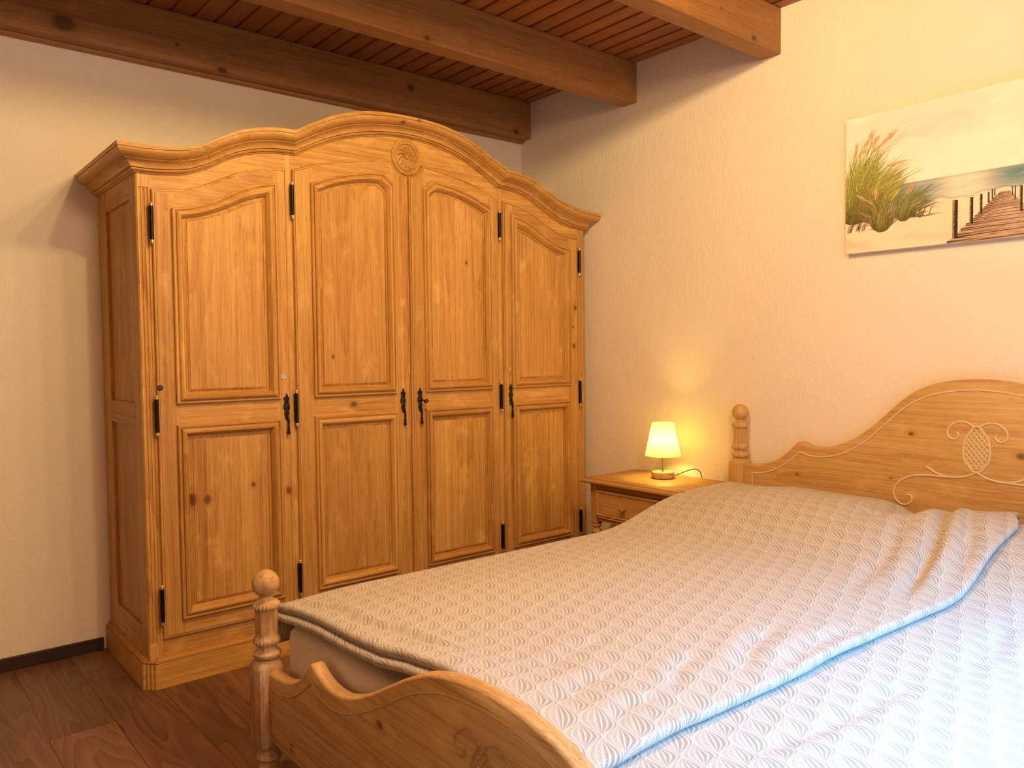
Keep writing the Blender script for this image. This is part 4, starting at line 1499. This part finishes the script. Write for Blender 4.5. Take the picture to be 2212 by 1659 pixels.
# boardwalk: pale deck with dark gaps and posts on both sides
AX, AZ_ = 0.560, 0.168
eL = lambda q: 0.548 + (0.158 - q) * (0.372 - 0.548) / (0.158 - 0.0)
eR = lambda q: 0.574 + (0.158 - q) * (0.700 - 0.574) / (0.158 - 0.0)
poly([(eL(0.0), 0.0), (eR(0.0), 0.0), (eR(0.158), 0.158), (eL(0.158), 0.158)], C3(205, 176, 152), 1)
qv = 0.004
gap = 0.021
while qv < 0.155:
    t = qv / 0.158
    tilt = 0.006 * (1 - t)
    dq = gap * (1 - t) ** 1.25 + 0.0018
    base = [C3(216, 190, 166), C3(196, 164, 138), C3(206, 178, 154), C3(186, 152, 128)][rng.randint(4)]
    poly([(eL(qv), qv - tilt), (eR(qv), qv + tilt), (eR(qv + dq * 0.9), qv + dq * 0.9 + tilt), (eL(qv + dq * 0.9), qv + dq * 0.9 - tilt)], base, 2)
    stroke([(eL(qv), qv - tilt), ((eL(qv) + eR(qv)) / 2, qv + 0.001 * rng.randn()), (eR(qv), qv + tilt)], 0.0038 * (1 - t) + 0.0006, 0.002 * (1 - t) + 0.0006, C3(74, 48, 38), C3(110, 78, 62), 4)
    for _ in range(int(16 * (1 - t)) + 2):
        a = rng.uniform(0.0, 0.8)
        w = eR(qv) - eL(qv)
        y0 = qv + dq * rng.uniform(0.1, 0.8)
        stroke([(eL(y0) + a * w, y0), (eL(y0) + (a + 0.07) * w, y0 + 0.0012 * rng.randn()), (eL(y0) + (a + rng.uniform(0.1, 0.22)) * w, y0)], 0.0014 * (1 - t) + 0.0003, 0.0003, C3(112, 78, 62), C3(150, 118, 98), 3, 5)
    # shadow thrown by the posts across the deck
    stroke([(eL(qv), qv + 0.002), (eL(qv) + 0.3 * (eR(qv) - eL(qv)), qv + 0.004), (eL(qv) + 0.62 * (eR(qv) - eL(qv)), qv + 0.002)], 0.007 * (1 - t) + 0.0006, 0.0004, C3(86, 56, 44), C3(170, 138, 114), 3, 7)
    qv += dq
posts = [(0.394, 0.412, 0.016, 0.153), (0.450, 0.462, 0.061, 0.154), (0.482, 0.491, 0.091, 0.161), (0.507, 0.513, 0.127, 0.164), (0.519, 0.524, 0.137, 0.171), (0.527, 0.531, 0.146, 0.172), (0.604, 0.613, 0.083, 0.170), (0.589, 0.593, 0.126, 0.172), (0.581, 0.584, 0.142, 0.172), (0.640, 0.654, 0.045, 0.168), (0.690, 0.708, 0.004, 0.166)]
for p0, p1, q0, q1 in posts:
    w = p1 - p0
    poly([(p0, q0), (p1, q0), (p1, q1 - 0.002), (p0, q1)], C3(160, 128, 104), 6)
    poly([(p0 + w * 0.36, q0 - 0.001), (p1, q0), (p1, q1 - 0.003), (p0 + w * 0.42, q1 - 0.001)], C3(46, 34, 28), 7)
    for _ in range(12):
        z = rng.uniform(q0, q1 - 0.01)
        stroke([(p0 + w * rng.uniform(0.1, 0.5), z), (p0 + w * rng.uniform(0.2, 0.5), z + 0.006), (p0 + w * rng.uniform(0.2, 0.55), z + 0.012)], w * 0.18, w * 0.05, C3(64, 46, 38), C3(120, 90, 70), 8, 4)
    stroke([(p1 - w * 0.2, q0 + 0.002), (p1 + w * 1.4, q0 + 0.004), (p1 + w * 3.6, q0 + 0.008)], 0.35 * w, 0.05 * w, C3(50, 34, 28), C3(140, 106, 84), 5, 6)


# dune grass: many bent blades, dark at the foot, bright towards the tips
def tuft(n, x0, x1, zb, tips, greens, w, lay, lean=1.0):
    for _ in range(n):
        bx = x0 + (x1 - x0) * rng.rand()
        tp = tips[rng.randint(len(tips))]
        tx = tp[0] + rng.randn() * 0.022 + (bx - (x0 + x1) / 2) * 0.4
        tz = tp[1] + rng.randn() * 0.022
        h = rng.uniform(0.5, 1.06)
        ex, ez = bx + (tx - bx) * h, zb + (tz - zb) * h
        mid = (bx + (ex - bx) * 0.32 * lean, zb + (ez - zb) * 0.60)
        g = greens[rng.randint(len(greens))]
        stroke([(bx, zb - 0.006 + 0.022 * ((2 * bx - x0 - x1) / (x1 - x0)) ** 2 + 0.008 * abs(rng.randn())), mid, (ex, ez)], w * rng.uniform(0.7, 1.2), 0.0005, C3(92, 88, 40) * rng.uniform(0.5, 1.7), C3(*g) * rng.uniform(1.0, 1.45), lay + rng.randint(3), 8)


G1 = [(164, 176, 66), (136, 156, 60), (190, 190, 96), (112, 134, 54), (200, 192, 116), (146, 166, 74)]
tuft(620, -0.02, 0.085, 0.118, [(0.0, 0.30), (0.045, 0.36), (0.09, 0.39), (0.14, 0.38), (0.12, 0.31), (0.06, 0.28)], G1, 0.0066, 9)
tuft(480, 0.03, 0.115, 0.124, [(0.17, 0.31), (0.20, 0.27), (0.22, 0.23), (0.15, 0.27), (0.24, 0.29)], G1, 0.0056, 10)
tuft(60, 0.0, 0.10, 0.13, [(0.10, 0.43), (0.17, 0.42), (0.05, 0.40), (0.21, 0.39), (0.24, 0.33), (0.27, 0.28)], [(176, 150, 96), (160, 150, 80)], 0.0028, 12)
tuft(230, 0.192, 0.256, 0.106, [(0.31, 0.19), (0.28, 0.20), (0.24, 0.21), (0.34, 0.20), (0.21, 0.20), (0.30, 0.16)], [(140, 146, 84), (110, 122, 70), (168, 160, 104), (126, 130, 80)], 0.0042, 13)
tuft(260, 0.105, 0.180, 0.076, [(0.07, 0.19), (0.10, 0.21), (0.13, 0.22), (0.16, 0.20), (0.19, 0.19), (0.20, 0.16), (0.06, 0.16)], [(150, 140, 80), (122, 116, 60), (176, 156, 100), (104, 96, 54)], 0.0040, 15)
for (bx, bz, tx_, tz_) in ((0.03, 0.30, 0.10, 0.44), (0.05, 0.32, 0.175, 0.425), (0.02, 0.28, 0.045, 0.405), (0.12, 0.31, 0.215, 0.322), (0.04, 0.33, 0.12, 0.42), (0.12, 0.15, 0.122, 0.232), (0.16, 0.15, 0.20, 0.212), (0.23, 0.15, 0.255, 0.225), (0.14, 0.15, 0.06, 0.216)):
    for k in range(22):
        f = rng.uniform(0.45, 1.0)
        px_, pz_ = bx + (tx_ - bx) * f, bz + (tz_ - bz) * (f ** 0.9)
        dx, dz = (tx_ - bx) * 0.22, (tz_ - bz) * 0.22
        o_ = rng.randn() * 0.0035
        stroke([(px_ + o_, pz_ - o_), (px_ + dx * 0.5 + o_ * 1.4, pz_ + dz * 0.5), (px_ + dx + o_ * 2, pz_ + dz)], 0.0026, 0.0004, C3(206, 168, 112) * rng.uniform(0.8, 1.15), C3(228, 190, 136), 18, 5)
for _ in range(40):
    bx = rng.choice([0.02, 0.26, 0.29, 0.06]) + rng.randn() * 0.012
    bz = {True: 0.11, False: 0.085}[bx > 0.2] + rng.randn() * 0.004
    s = rng.uniform(0.02, 0.06)
    stroke([(bx, bz), (bx + s * 0.3, bz + s * 0.7), (bx + s * rng.uniform(0.6, 1.2), bz + s * rng.uniform(0.5, 0.95))], 0.0018, 0.0004, C3(84, 62, 40), C3(120, 92, 62), 18, 6)
# every stroke lies a hair in front of the ones painted before it
order = sorted(range(len(F)), key=lambda k: (V[F[k][0]][0], SID[k]))
rank, last, depth = -1, None, {}
for k in order:
    if SID[k] != last:
        rank += 1
        last = SID[k]
    for i in F[k]:
        depth[i] = rank
V = [(X_P - depth.get(i, 0) * 1.6e-6, v[1], v[2]) for i, v in enumerate(V)]
b = MB()
b.v, b.f = V, F
b.fm = [0] * len(F)
b.fb = [0.0] * len(F)
b.colors = C
b.build('painted_scene', paint_material(), pic, flat=True)
